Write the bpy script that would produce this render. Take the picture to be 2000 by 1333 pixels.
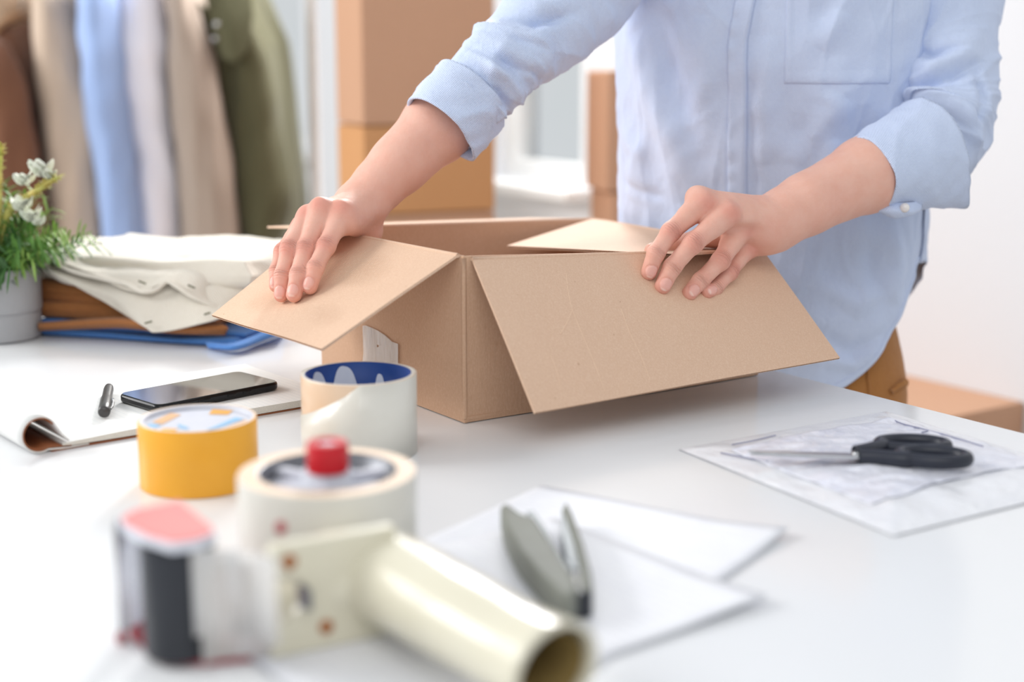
import bpy, bmesh, math, random
import numpy as np
from mathutils import Vector

random.seed(7); np.random.seed(7)
for o in list(bpy.data.objects): bpy.data.objects.remove(o)
SC = bpy.context.scene
COL = SC.collection
A3 = lambda *p: np.array(p, float)

# ------------------------------------------------------------------ camera
FPX, PITCH, TZ, HC = 2777.8, math.radians(11.15), 0.75, 0.335   # table height, lens height above table
cam_d = bpy.data.cameras.new('camera'); cam = bpy.data.objects.new('camera', cam_d); COL.objects.link(cam)
cam.location = (0, 0, TZ + HC); cam.rotation_euler = (math.pi/2 - PITCH, 0, 0)
cam_d.lens = 50; cam_d.sensor_width = 36; cam_d.clip_start = 0.05
cam_d.dof.use_dof = True; cam_d.dof.focus_distance = 1.40; cam_d.dof.aperture_fstop = 2.4
SC.camera = cam
# ------------------------------------------------------------------ light
W = bpy.data.worlds.new('sky'); SC.world = W; W.use_nodes = True
W.node_tree.nodes['Background'].inputs[0].default_value = (0.93, 0.97, 1.0, 1)
W.node_tree.nodes['Background'].inputs[1].default_value = 0.76
def area(name, loc, target, size, energy, color=(1, 1, 1)):
    d = bpy.data.lights.new(name, 'AREA'); d.shape = 'RECTANGLE'; d.size, d.size_y = size; d.energy = energy; d.color = color
    o = bpy.data.objects.new(name, d); COL.objects.link(o); o.location = loc
    o.rotation_euler = (Vector(target) - Vector(loc)).to_track_quat('-Z', 'Y').to_euler(); return o
area('window_light_left', (-3.6, 1.1, 2.7), (0.1, 1.6, 0.85), (1.5, 1.2), 84, (1.0, 0.99, 0.972))
area('window_light_corner', (-2.9, 2.35, 1.9), (-0.2, 2.9, 1.0), (1.2, 1.4), 38, (1.0, 0.99, 0.972))
area('window_light_back', (0.03, 3.5, 1.95), (-1.05, 2.05, 1.2), (0.55, 0.8), 74, (1.0, 0.99, 0.97))     # upper part of the window behind
area('front_fill_light', (0.1, -1.1, 2.9), (0.2, 1.6, 0.9), (2.0, 1.6), 26, (1.0, 0.99, 0.975))  # added fill from above and behind the camera, no real lamp there
vs = SC.view_settings
vs.view_transform = 'Standard'; vs.look = 'None'; vs.gamma = 1; vs.use_curve_mapping = False; vs.exposure = -0.15

# ------------------------------------------------------------------ geometry helpers
CAM = A3(0, 0, TZ + HC)
FW = A3(0, math.cos(PITCH), -math.sin(PITCH)); UPV = A3(0, math.sin(PITCH), math.cos(PITCH)); RT = A3(1, 0, 0)
UZ = A3(0, 0, 1)
def ray(px, py): return (px-1000)/FPX*RT - (py-666.5)/FPX*UPV + FW
def at(px, py, d):
    r = ray(px, py); return CAM + r*(d/r[1])
def tab(px, py, z=0.0):
    r = ray(px, py); return CAM + r*((TZ+z-CAM[2])/r[2])
def onplane(px, py, p0, n):
    r = ray(px, py); return CAM + r*(((p0-CAM)@n)/(r@n))
def onray(px, py, ref, L, far):
    r = ray(px, py); r = r/np.linalg.norm(r); v = CAM-ref
    b = v@r; D = b*b-(v@v-L*L)
    t = -b + (0 if D < 0 else (math.sqrt(D) if far else -math.sqrt(D)))
    return CAM + r*t
def projv(P):
    v = np.asarray(P)-CAM; z = v@FW
    return np.stack([1000+FPX*(v@RT)/z, 666.5-FPX*(v@UPV)/z], -1)
def unit(v): return np.asarray(v, float)/np.linalg.norm(v)

ORG = {}
def empty(name, loc):
    o = bpy.data.objects.new(name, None); COL.objects.link(o); o.location = loc; o.empty_display_size = .05
    ORG[o.name] = np.array(loc, float); return o
def tag(o, label, cat, group=None):
    o['label'] = label; o['category'] = cat
    if group: o['group'] = group
    return o
def struct(o): o['kind'] = 'structure'; return o
def obj(name, vf, mat, parent=None, smooth=True, bevel=0, solid=0, sub=0, attrs=None, offset=0.0, auto=None):
    v, f = vf; v = np.asarray(v, float)
    if parent is not None: org = ORG[parent.name]
    else: org = np.array([v[:, 0].mean(), v[:, 1].mean(), v[:, 2].min()])
    me = bpy.data.meshes.new(name); me.from_pydata((v-org).tolist(), [], [list(map(int, q)) for q in f]); me.update()
    mats = mat if isinstance(mat, (list, tuple)) else [mat]
    for m in mats: me.materials.append(m)
    if smooth: me.polygons.foreach_set('use_smooth', [True]*len(me.polygons))
    if attrs:
        for k, a in attrs.items():
            at_ = me.attributes.new(k, 'FLOAT', 'POINT'); at_.data.foreach_set('value', np.asarray(a, np.float32))
    o = bpy.data.objects.new(name, me); COL.objects.link(o)
    if parent is not None: o.parent = parent
    else: o.location = org
    ORG[o.name] = org
    if solid:
        m = o.modifiers.new('t', 'SOLIDIFY'); m.thickness = solid; m.offset = offset
    if bevel:
        m = o.modifiers.new('b', 'BEVEL'); m.width = bevel; m.segments = 2; m.limit_method = 'ANGLE'; m.angle_limit = math.radians(40)
        m.harden_normals = False
    if sub:
        m = o.modifiers.new('s', 'SUBSURF'); m.levels = m.render_levels = sub
    if smooth and auto:
        me.set_sharp_from_angle(angle=math.radians(auto))
    return o
def join(*parts):
    V, F, n = [], [], 0
    for v, f in parts:
        v = np.asarray(v, float); V.append(v); F += [[i+n for i in q] for q in f]; n += len(v)
    return np.concatenate(V), F
def boxf(c, size, ax=None):
    ax = np.eye(3) if ax is None else np.array(ax, float); c = np.array(c, float)
    v = [c + ax[0]*size[0]/2*sx + ax[1]*size[1]/2*sy + ax[2]*size[2]/2*sz for sz in (-1, 1) for sy in (-1, 1) for sx in (-1, 1)]
    return np.array(v), [[0, 2, 3, 1], [4, 5, 7, 6], [0, 1, 5, 4], [2, 6, 7, 3], [0, 4, 6, 2], [1, 3, 7, 5]]
def gridf(P, closeu=False, closev=False, capu=False):
    nu, nv = P.shape[:2]; F = []
    for i in range(nu if closeu else nu-1):
        for j in range(nv if closev else nv-1):
            i2, j2 = (i+1) % nu, (j+1) % nv
            F.append([i*nv+j, i2*nv+j, i2*nv+j2, i*nv+j2])
    if capu:
        F.append(list(range(nv))[::-1]); F.append([(nu-1)*nv+j for j in range(nv)])
    return P.reshape(-1, 3), F
def lathe(prof, c, n=48, axis=UZ, cap=False, squash=1.0):
    ax = unit(axis); h = unit(np.cross(ax, [0.3, 1, 0.1] if abs(ax[1]) < .9 else [1, 0, 0])); k = np.cross(ax, h)
    th = np.linspace(0, 2*np.pi, n, endpoint=False)
    P = np.array([[c + ax*z + r*(np.cos(t)*h + squash*np.sin(t)*k) for t in th] for r, z in prof])
    return gridf(P, closev=True, capu=cap)
def frames(path):
    path = np.array(path, float); T = np.gradient(path, axis=0); T /= np.linalg.norm(T, axis=1)[:, None]
    up = unit(np.cross(T[0], [0.0, 1, 0.2])); N = []
    for t in T:
        up = up - t*(up@t); up = unit(up); N.append(up.copy())
    N = np.array(N); B = np.cross(T, N); return path, T, N, B
def tube(path, rad, n=10, cap=True, rb=None):
    p, T, N, B = frames(path); rad = np.broadcast_to(np.asarray(rad, float), (len(p),)); rb = rad if rb is None else np.broadcast_to(rb, (len(p),))
    th = np.linspace(0, 2*np.pi, n, endpoint=False)
    P = p[:, None] + rad[:, None, None]*np.cos(th)[None, :, None]*N[:, None] + rb[:, None, None]*np.sin(th)[None, :, None]*B[:, None]
    return gridf(P, closev=True, capu=cap)
def catmull(P, n):
    """resample control points (k,...) along axis 0 to n samples"""
    P = np.asarray(P, float); k = len(P); t = np.linspace(0, k-1, n); i = np.minimum(t.astype(int), k-2); u = t-i
    Q = np.concatenate([[2*P[0]-P[1]], P, [2*P[-1]-P[-2]]]); sh = (n,)+(1,)*(P.ndim-1); u = u.reshape(sh)
    p0, p1, p2, p3 = Q[i], Q[i+1], Q[i+2], Q[i+3]
    return .5*((2*p1)+(-p0+p2)*u+(2*p0-5*p1+4*p2-p3)*u*u+(-p0+3*p1-3*p2+p3)*u**3)
def patch(ctrl, nu, nv):
    P = catmull(np.array(ctrl, float), nu); return np.swapaxes(catmull(np.swapaxes(P, 0, 1), nv), 0, 1)
def prism(poly, c, ex, ey, h, ez=None):
    """2-D polygon in frame (ex, ey) at c extruded by h along ez"""
    ez = np.cross(ex, ey) if ez is None else ez; n = len(poly)
    b = np.array([c + ex*x + ey*y for x, y in poly]); v = np.concatenate([b, b + ez*h])
    F = [list(range(n))[::-1], list(range(n, 2*n))] + [[i, (i+1) % n, n+(i+1) % n, n+i] for i in range(n)]
    return v, F
def vnoise(P, scale, seed=0):
    """cheap smooth 3-D noise from sums of sines"""
    r = np.random.RandomState(seed); out = 0
    for i in range(7):
        k = r.normal(size=3); k = k/np.linalg.norm(k)*(0.6+1.2*r.rand()); out = out + np.sin((P@k)*scale + r.rand()*6.28)
    return out/3.2
def grid_normals(P):
    du = np.gradient(P, axis=0); dv = np.gradient(P, axis=1); n = np.cross(du, dv)
    return n/np.maximum(np.linalg.norm(n, axis=-1, keepdims=True), 1e-12)
def fold_field(P, folds):
    """sum of soft ridges: each fold is (3-D polyline, amplitude, width)"""
    out = np.zeros(P.shape[:-1])
    for line, amp, wid in folds:
        line = np.array(line, float); best = np.full(P.shape[:-1], 1e9); tt = np.zeros(P.shape[:-1]); m = len(line)-1
        for i in range(m):
            a, b = line[i], line[i+1]; ab = b-a; t = np.clip(((P-a)@ab)/max(ab@ab, 1e-12), 0, 1)
            d = np.linalg.norm(P-(a+t[..., None]*ab), axis=-1); q = d < best
            best = np.where(q, d, best); tt = np.where(q, (i+t)/m, tt)
        out += amp*np.exp(-(best/wid)**2)*np.clip(np.sin(np.pi*np.clip(tt, .02, .98)), 0, 1)**.5
    return out

# ------------------------------------------------------------------ signed distance modelling
class SDF:
    def __init__(s, lo, hi, h):
        s.lo = np.array(lo, float); s.h = h; s.n = np.ceil((np.array(hi)-s.lo)/h).astype(int)+1
        s.F = np.full(s.n, 0.03, np.float32)
    def sub(s, lo, hi):
        i0 = np.clip(np.floor((lo-s.lo)/s.h).astype(int), 0, s.n-1); i1 = np.clip(np.ceil((hi-s.lo)/s.h).astype(int)+1, 1, s.n)
        sl = tuple(slice(a, b) for a, b in zip(i0, i1))
        g = [(np.arange(a, b)*s.h+l).astype(np.float32) for a, b, l in zip(i0, i1, s.lo)]
        return sl, np.stack(np.meshgrid(*g, indexing='ij'), -1)
    def mix(s, sl, d, k, cut=False):
        f = s.F[sl]
        if cut: f, d = -f, d
        if k <= 0: r = np.minimum(f, d)
        else:
            h = np.clip(.5+.5*(d-f)/k, 0, 1); r = d*(1-h)+f*h-k*h*(1-h)
        s.F[sl] = -r if cut else r
    def cone(s, a, b, ra, rb, k=.004, cut=False):
        a, b = np.array(a, float), np.array(b, float); m = max(ra, rb)+2*k+4*s.h
        sl, X = s.sub(np.minimum(a, b)-m, np.maximum(a, b)+m)
        ab = (b-a).astype(np.float32); t = np.clip(((X-a.astype(np.float32))@ab)/max(ab@ab, 1e-12), 0, 1)
        d = np.linalg.norm(X-(a.astype(np.float32)+t[..., None]*ab), axis=-1)-(ra+(rb-ra)*t)
        s.mix(sl, d, k, cut)
    def ell(s, c, ax, r, k=.004, cut=False):
        c = np.array(c, float); ax = np.array(ax, float); m = max(r)+2*k+4*s.h
        sl, X = s.sub(c-m, c+m); q = ((X-c)@ax.T)/np.array(r); k0 = np.linalg.norm(q, axis=-1); k1 = np.linalg.norm(q/np.array(r), axis=-1)
        s.mix(sl, (k0*(k0-1)/np.maximum(k1, 1e-6)).astype(np.float32), k, cut)
    def union(s, other, k):
        s.mix((slice(None),)*3, other.F, k)
    def mesh(s):
        F = s.F; I = F < 0; n = np.array(F.shape)-1
        cs = np.zeros(n, np.int8); pos = {}
        c = lambda dx, dy, dz: (slice(dx, n[0]+dx), slice(dy, n[1]+dy), slice(dz, n[2]+dz))
        cor = [(x, y, z) for x in (0, 1) for y in (0, 1) for z in (0, 1)]
        for q in cor: cs += I[c(*q)]
        act = np.argwhere((cs > 0) & (cs < 8)); idx = np.full(n, -1, np.int64); idx[tuple(act.T)] = np.arange(len(act))
        val = {q: F[tuple((act+q).T)] for q in cor}; acc = np.zeros((len(act), 3)); cnt = np.zeros(len(act))
        for q in cor:
            for ax in range(3):
                if q[ax] == 0:
                    p = list(q); p[ax] = 1; f0, f1 = val[q], val[tuple(p)]; m = (f0 < 0) != (f1 < 0)
                    t = np.where(m, f0/np.where(m, f0-f1, 1), 0); e = np.tile(np.array(q, float), (len(act), 1)); e[:, ax] += t
                    acc[m] += e[m]; cnt[m] += 1
        V = (act+acc/cnt[:, None])*s.h+s.lo; quads = []
        for ax in range(3):
            sl0 = [slice(None)]*3; sl1 = [slice(None)]*3; sl0[ax] = slice(0, -1); sl1[ax] = slice(1, None)
            A, B = I[tuple(sl0)], I[tuple(sl1)]; e = np.argwhere(A != B); o1, o2 = (ax+1) % 3, (ax+2) % 3
            ok = (e[:, o1] > 0) & (e[:, o2] > 0) & (e[:, o1] < n[o1]) & (e[:, o2] < n[o2]); e = e[ok]; flip = A[tuple(e.T)]
            d1, d2 = np.zeros(3, int), np.zeros(3, int); d1[o1] = 1; d2[o2] = 1
            q = np.stack([idx[tuple((e-d1-d2).T)], idx[tuple((e-d2).T)], idx[tuple(e.T)], idx[tuple((e-d1).T)]], 1)
            q[~flip] = q[~flip][:, ::-1]; quads.append(q)
        Q = np.concatenate(quads)
        return V, Q
def laplace(V, Q, it=2, lam=.5):
    e = np.concatenate([Q[:, [0, 1]], Q[:, [1, 2]], Q[:, [2, 3]], Q[:, [3, 0]]]); n = len(V)
    for _ in range(it):
        S = np.zeros_like(V); C = np.bincount(e[:, 0], minlength=n)+np.bincount(e[:, 1], minlength=n)
        for k in range(3): S[:, k] = np.bincount(e[:, 0], V[e[:, 1], k], n)+np.bincount(e[:, 1], V[e[:, 0], k], n)
        V = V+lam*(S/np.maximum(C, 1)[:, None]-V)
    return V

# ------------------------------------------------------------------ materials
def lin(c): return tuple(((x/255)/12.92 if x <= 10 else (((x/255)+.055)/1.055)**2.4) for x in c)
class M:
    def __init__(s, name, rgb, rough=.5, spec=.5, metal=0, trans=0, ior=1.45, sss=0, sssr=(1, .4, .25), alpha=1, sheen=0, coat=0):
        s.m = bpy.data.materials.new(name); s.m.use_nodes = True; s.nt = s.m.node_tree; s.b = s.nt.nodes['Principled BSDF']
        I = s.b.inputs; s.rgb = lin(rgb); I['Base Color'].default_value = (*s.rgb, 1); I['Roughness'].default_value = rough
        I['Specular IOR Level'].default_value = spec; I['Metallic'].default_value = metal; I['Transmission Weight'].default_value = trans
        I['IOR'].default_value = ior; I['Alpha'].default_value = alpha; I['Coat Weight'].default_value = coat
        if sss: I['Subsurface Weight'].default_value = sss; I['Subsurface Radius'].default_value = sssr; I['Subsurface Scale'].default_value = .008
        if sheen: I['Sheen Weight'].default_value = sheen; I['Sheen Roughness'].default_value = .5
        s.col = None; s.nrm = None
    def node(s, t, **kw):
        n = s.nt.nodes.new(t)
        for k, v in kw.items(): setattr(n, k, v)
        return n
    def link(s, a, b): s.nt.links.new(a, b)
    def coord(s, stretch=(1, 1, 1), kind='Object'):
        tc = s.node('ShaderNodeTexCoord'); mp = s.node('ShaderNodeMapping'); mp.inputs['Scale'].default_value = stretch
        s.link(tc.outputs[kind], mp.inputs['Vector']); return mp.outputs[0]
    def noise(s, scale, stretch=(1, 1, 1), detail=4, rough=.6):
        n = s.node('ShaderNodeTexNoise'); n.inputs['Scale'].default_value = scale; n.inputs['Detail'].default_value = detail
        n.inputs['Roughness'].default_value = rough; s.link(s.coord(stretch), n.inputs['Vector']); return n.outputs['Fac']
    def mixc(s, fac, rgb, mode='MIX', strength=1.0, lo=0., hi=1.):
        mr = s.node('ShaderNodeMapRange'); mr.inputs['From Min'].default_value = lo; mr.inputs['From Max'].default_value = hi
        mr.inputs['To Max'].default_value = strength; s.link(fac, mr.inputs['Value'])
        mx = s.node('ShaderNodeMix', data_type='RGBA', blend_type=mode); s.link(mr.outputs[0], mx.inputs['Factor'])
        if s.col is None: mx.inputs['A'].default_value = (*s.rgb, 1)
        else: s.link(s.col, mx.inputs['A'])
        mx.inputs['B'].default_value = (*lin(rgb), 1); s.col = mx.outputs['Result']; s.link(s.col, s.b.inputs['Base Color']); return s
    def vary(s, rgb, scale=40, strength=.5, stretch=(1, 1, 1), lo=.35, hi=.7, detail=4):
        return s.mixc(s.noise(scale, stretch, detail), rgb, 'MIX', strength, lo, hi)
    def bump(s, fac, dist=.001, strength=1.0):
        bp = s.node('ShaderNodeBump'); bp.inputs['Distance'].default_value = dist; bp.inputs['Strength'].default_value = strength
        s.link(fac, bp.inputs['Height'])
        if s.nrm is not None: s.link(s.nrm, bp.inputs['Normal'])
        s.nrm = bp.outputs[0]; s.link(s.nrm, s.b.inputs['Normal']); return s
    def nbump(s, scale, dist, stretch=(1, 1, 1), strength=1.0, detail=3): return s.bump(s.noise(scale, stretch, detail), dist, strength)
    def math(s, op, a, b=None):
        n = s.node('ShaderNodeMath', operation=op)
        for i, x in enumerate((a, b)):
            if x is None: continue
            if isinstance(x, (int, float)): n.inputs[i].default_value = x
            else: s.link(x, n.inputs[i])
        return n.outputs[0]
    def weave(s, freq, dist, ax=(0, 2)):
        sp = s.node('ShaderNodeSeparateXYZ'); s.link(s.coord(), sp.inputs[0])
        w = [s.math('SINE', s.math('MULTIPLY', sp.outputs[i], freq)) for i in ax]
        return s.bump(s.math('MULTIPLY', w[0], w[1]), dist)
    def attr(s, name):
        n = s.node('ShaderNodeAttribute', attribute_name=name); return n.outputs['Fac']

def cardboard(name, rgb, dark, light):
    m = M(name, rgb, .75, .25)
    m.vary(dark, 5, .15, (1, 1, 1)).vary(light, 700, .45, (1, 1, .5), .45, .7, 2).vary(dark, 420, .5, (1, 1, .3), .62, .75, 2)
    m.vary((150, 105, 75), 160, .45, (1, 1, 1), .775, .82, 1)
    m.nbump(300, .00035, (1, 1, .15)); m.nbump(28, .0012); return m.m
MAT = {}
MAT['card'] = cardboard('cardboard', (205, 168, 140), (192, 152, 122), (220, 188, 162))
MAT['card_in'] = cardboard('cardboard_inner_liner', (218, 184, 158), (208, 170, 142), (232, 204, 180))
MAT['card_light'] = cardboard('cardboard_worn_crease', (226, 194, 168), (216, 184, 156), (232, 204, 180))
MAT['card_edge'] = cardboard('cardboard_cut_edge', (186, 148, 112), (150, 112, 80), (206, 172, 138))
MAT['card_bg'] = cardboard('cardboard_tan', (192, 150, 122), (180, 138, 110), (202, 162, 134))
MAT['card_bg2'] = cardboard('cardboard_orange_brown', (198, 146, 100), (184, 130, 84), (206, 158, 114))
m = M('table_white_laminate', (234, 235, 237), .14, .32); m.nbump(60, .00008); MAT['table'] = m.m
m = M('white_wall_paint', (221, 223, 227), .8, .2); m.nbump(120, .0006); MAT['wall'] = m.m
m = M('pale_floor', (214, 208, 200), .45); m.vary((196, 188, 178), 3, .6, (1, 6, 1)); MAT['floor'] = m.m
m = M('white_window_frame', (242, 243, 243), .4); m.vary((232, 234, 235), 6, .5); MAT['frame'] = m.m
# thin glass
m = M('window_glass', (255, 255, 255), .02, .5, trans=1.0, ior=1.02); m.vary((244, 250, 249), 3, .5); MAT['glass'] = m.m
def skin():
    m = M('skin', (229, 178, 159), .5, .28, sss=.14, sssr=(1, .35, .2))
    m.vary((220, 160, 142), 22, .55).vary((236, 194, 178), 60, .4)
    m.mixc(m.attr('red'), (208, 114, 100), 'MIX', .72)
    m.mixc(m.attr('nail'), (232, 180, 168), 'MIX', .8)
    m.mixc(m.attr('lunule'), (246, 220, 210), 'MIX', .6)
    wr = m.math('MULTIPLY', m.math('SINE', m.math('ADD', m.math('MULTIPLY', m.attr('wu'), 2400.0), m.math('MULTIPLY', m.noise(200), 5.0))), m.attr('wm'))
    m.bump(wr, .00045); m.nbump(900, .00018); m.nbump(160, .0004)
    inv = m.math('SUBTRACT', .55, m.math('MULTIPLY', m.attr('nail'), .28)); m.link(inv, m.b.inputs['Roughness'])
    return m.m
MAT['skin'] = skin()
def cloth(name, rgb, dark, light, rough=.85, weave=0, ax=(0, 2), wr=.0025, wscale=22, stretch=(1, 1, .6), sheen=.15, fine=.0004):
    m = M(name, rgb, rough, .2, sheen=sheen); m.vary(dark, 14, .35, stretch).vary(light, 260, .35)
    if wr: m.nbump(wscale, wr, stretch, 1.0, 3)
    m.nbump(420, fine)
    if weave: m.weave(weave, .0003, ax)
    return m.m
MAT['shirt'] = cloth('pale_blue_cotton', (206, 218, 244), (196, 210, 241), (215, 226, 248), wr=.0045, wscale=30, weave=2600)
MAT['shirt_trim'] = cloth('pale_blue_cotton_doubled', (206, 218, 244), (196, 210, 241), (215, 226, 248), wr=.0012, wscale=60, weave=2600)
MAT['stitch'] = cloth('blue_thread', (170, 190, 232), (160, 180, 225), (180, 198, 236), wr=0)
MAT['trouser'] = cloth('tan_brown_chino', (176, 118, 62), (156, 98, 48), (190, 134, 76), wr=.002, weave=3200)
# ------------------------------------------------------------------ room axes
TH = math.radians(33.8)
EA = A3(-math.sin(TH), math.cos(TH), 0); EB = A3(math.cos(TH), math.sin(TH), 0)   # along table edge / across it
# ------------------------------------------------------------------ structure
W0 = tab(1890, 757, -0.25); W0[2] = 0
WT = lambda px: (lambda k: ((W0[0]-k*W0[1])/(k*EA[1]-EA[0])))((px-1000)/(FPX/math.cos(PITCH)))   # wall coordinate seen near pixel column
def wallbox(t0, t1, z0, z1, d0=0.0, d1=.14):
    c = W0+EA*(t0+t1)/2+EB*(d0+d1)/2+UZ*(z0+z1)/2
    return boxf(c, (abs(t1-t0), abs(d1-d0), z1-z0), (EA, EB, UZ))
tw = [WT(1140), WT(968), WT(592), 5.2]     # window edges along the wall
SILL, HEAD = 0.78, 2.35
wall = join(wallbox(-2.2, tw[0], 0, 2.8), wallbox(tw[1], tw[2], 0, 2.8), wallbox(tw[3], 6.2, 0, 2.8),
            wallbox(tw[0], tw[1], 0, SILL), wallbox(tw[0], tw[1], HEAD, 2.8), wallbox(tw[2], tw[3], 0, SILL), wallbox(tw[2], tw[3], HEAD, 2.8))
struct(obj('wall_back', wall, MAT['wall'], smooth=False))
struct(obj('floor', boxf((0.2, 2.2, -.02), (9, 9, .04)), MAT['floor'], smooth=False))
struct(obj('baseboard_back', wallbox(-2.2, 6.2, 0.001, .09, -.015, -.001), MAT['frame'], smooth=False, bevel=.003))
def window(name, t0, t1, nmull):
    base = W0+EA*(t0+t1)/2+UZ*SILL; e = struct(empty(name, base))
    f = .05; d0, d1 = .03, .09
    fr = [wallbox(t0, t0+f, SILL, HEAD, d0, d1), wallbox(t1-f, t1, SILL, HEAD, d0, d1), wallbox(t0+f, t1-f, SILL, SILL+f, d0, d1), wallbox(t0+f, t1-f, HEAD-f, HEAD, d0, d1)]
    obj('window_frame', join(*fr), MAT['frame'], e, smooth=False, bevel=.004)
    xs = np.linspace(t0+f, t1-f, nmull+2)
    for x in xs[1:-1]: obj('mullion', wallbox(x-.025, x+.025, SILL+f, HEAD-f, d0, d1), MAT['frame'], e, smooth=False, bevel=.004)
    for i in range(nmull+1):
        a = xs[i]+(.025 if i else 0); b = xs[i+1]-(.025 if i < nmull else 0)
        obj('pane', wallbox(a, b, SILL+f, HEAD-f, .058, .062), MAT['glass'], e, smooth=False)
    obj('window_sill', wallbox(t0-.04, t1+.04, SILL-.03, SILL-.001, -.08, -.0005), MAT['frame'], e, smooth=False, bevel=.006)
window('window_1', tw[0], tw[1], 0)
window('window_2', tw[2], tw[3], 2)

# ------------------------------------------------------------------ table
TE = tab(1720, 776)                       # a point on the edge where the person stands
def tcoord(s, t, z): return A3(TE[0], TE[1], 0)+EA*s+EB*t+UZ*z
t_ = tag(empty('table', tcoord(.3, -.55, 0)), 'long white glossy table that everything is packed on', 'table')
S0, S1, D0 = -.75, 1.08, -1.55
obj('tabletop', boxf(tcoord((S0+S1)/2, D0/2, TZ-.0125), (S1-S0, -D0, .025), (EA, EB, UZ)), MAT['table'], t_, smooth=False, bevel=.0015)
for s in (S0+.06, S1-.06):
    for d in (-.06, D0+.06):
        obj('leg', boxf(tcoord(s, d, (TZ-.026)/2), (.045, .045, TZ-.0265), (EA, EB, UZ)), MAT['frame'], t_, smooth=False, bevel=.002)

# ------------------------------------------------------------------ the open carton
P0 = tab(907, 828.9); LA, LB = .299, .374
TP = {'0': P0+UZ*.159, 'A': P0+EA*LA+UZ*.156, 'B': P0+EB*LB+UZ*.1385, 'F': P0+EA*LA+EB*LB+UZ*.143}
BT = {'0': P0+UZ*.001, 'A': P0+EA*LA+UZ*.001, 'B': P0+EB*LB+UZ*.001, 'F': P0+EA*LA+EB*LB+UZ*.001}
box = tag(empty('open_carton', P0+EA*LA/2+EB*LB/2), 'open cardboard box with spread flaps under the hands', 'box')
TC = .0032
def sheet(quad, nrm_hint, nu=24, nv=14, th=TC, bulge=0.0, flute=0.0, wav=0.0, seed=0, bendfn=None):
    """corrugated sheet: quad = hinge0, hinge1, free1, free0"""
    h0, h1, f1, f0 = [np.array(q) for q in quad]; s = np.linspace(0, 1, nu)[:, None, None]; t = np.linspace(0, 1, nv)[None, :, None]
    P = (h0*(1-s)+h1*s)*(1-t)+(f0*(1-s)+f1*s)*t
    N = grid_normals(P); N = np.where((N@nrm_hint)[..., None] < 0, -N, N)
    P = P+N*(bulge*np.sin(np.pi*s)*np.sin(np.pi*t)+wav*vnoise(P, 24, seed)[..., None]*t)
    if bendfn is not None: P = P+N*bendfn(s, t)
    N = grid_normals(P); N = np.where((N@nrm_hint)[..., None] < 0, -N, N)
    up, dn = P+N*th/2, P-N*th/2; li = .00035
    parts = []
    if flute:
        for S, d in ((up, -li), (dn, li)):
            a, b = S, S+N*d; g = np.concatenate([a, b[:, ::-1]], 1); parts.append(gridf(g, closev=True))
        L = np.linalg.norm(h1-h0); n = int(L/flute)*6; ss = np.linspace(0, nu-1, n); i = np.minimum(ss.astype(int), nu-2); u = (ss-i)[:, None, None]
        Pm = P[i]*(1-u)+P[i+1]*u; Nm = N[i]; w = np.sin(np.arange(n)*2*np.pi/6)[:, None, None]*(th/2-li)
        mid = (Pm+Nm*w)[:, [0, nv//2, nv-1]]; mid = Pm[:, [0, nv//2, nv-1]]+Nm[:, [0, nv//2, nv-1]]*w
        parts.append(gridf(mid))
        for k in (0, nu-1): parts.append(gridf(np.stack([up[k], dn[k]])))
    else:
        g = np.concatenate([up, dn[:, ::-1]], 1); parts.append(gridf(g, closev=True, capu=False))
        for k in (0, nu-1): parts.append(gridf(np.stack([up[k], dn[k]])))
    return join(*parts), P, N
# walls (slightly bowed, each a panel), bottom
for nm, (i, j), out, bl in (('A', ('0', 'A'), -EB, .002), ('B', ('0', 'B'), -EA, .004), ('C', ('A', 'F'), EA, .004), ('D', ('B', 'F'), EB, .003)):
    vf, _, _ = sheet((TP[i]-out*TC/2, TP[j]-out*TC/2, BT[j]-out*TC/2, BT[i]-out*TC/2), out, th=TC, bulge=bl, wav=.001, seed=ord(nm))
    obj('side_panel', vf, MAT['card'], box, auto=50)
vf, _, _ = sheet((BT['0']+UZ*.004, BT['A']+UZ*.004, BT['F']+UZ*.004, BT['B']+UZ*.004), UZ); obj('bottom_panel', vf, MAT['card'], box, auto=50)
# flaps
FA0 = TP['0']+.162*(math.cos(math.radians(-26))*-EB+math.sin(math.radians(-26))*UZ)
FB0 = TP['0']+.17*(math.cos(math.radians(-47))*-EA+math.sin(math.radians(-47))*UZ)
nA = unit(np.cross(TP['A']-TP['0'], FA0-TP['0'])); nA = nA if nA[2] > 0 else -nA
nB = unit(np.cross(TP['B']-TP['0'], FB0-TP['0'])); nB = nB if nB[2] > 0 else -nB
FA1 = onplane(415, 618, TP['0']-nA*.004, nA); FB1 = onplane(1640, 700, TP['0']+nB*.012, nB)
insA = .003
hA0, hA1 = TP['0']+EA*.006-EB*.002, TP['A']-EA*.004-EB*.002
hB0, hB1 = TP['0']+EB*.008-EA*.002-UZ*.003, TP['B']-EB*.003-EA*.002
flapA, PA, NA = sheet((hA0, hA1, FA1, FA0), nA, 40, 20, th=.0024, flute=.0034, bendfn=lambda s, t: -.004*np.sin(np.pi*t)*np.sin(np.pi*s)+.0005*np.sin(9*s+5*t)*t)
obj('flap', flapA, MAT['card_in'], box, auto=50)
flapB, PB, NB = sheet((hB0, hB1, FB1, FB0), nB, 48, 20, th=.0024, flute=.0034, bendfn=lambda s, t: .0035*np.sin(np.pi*t)*np.sin(np.pi*s)+.0005*np.sin(7*s+4*t)*t)
obj('flap', flapB, MAT['card_in'], box, auto=50)
FDf = onray(990, 482, TP['F'], .165, False); FDn = TP['B']+(FDf-TP['F'])+UZ*.028
flapD, _, _ = sheet((TP['B'], TP['F'], FDf, FDn), UZ, 30, 16, th=.0024, flute=.0034)
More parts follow.
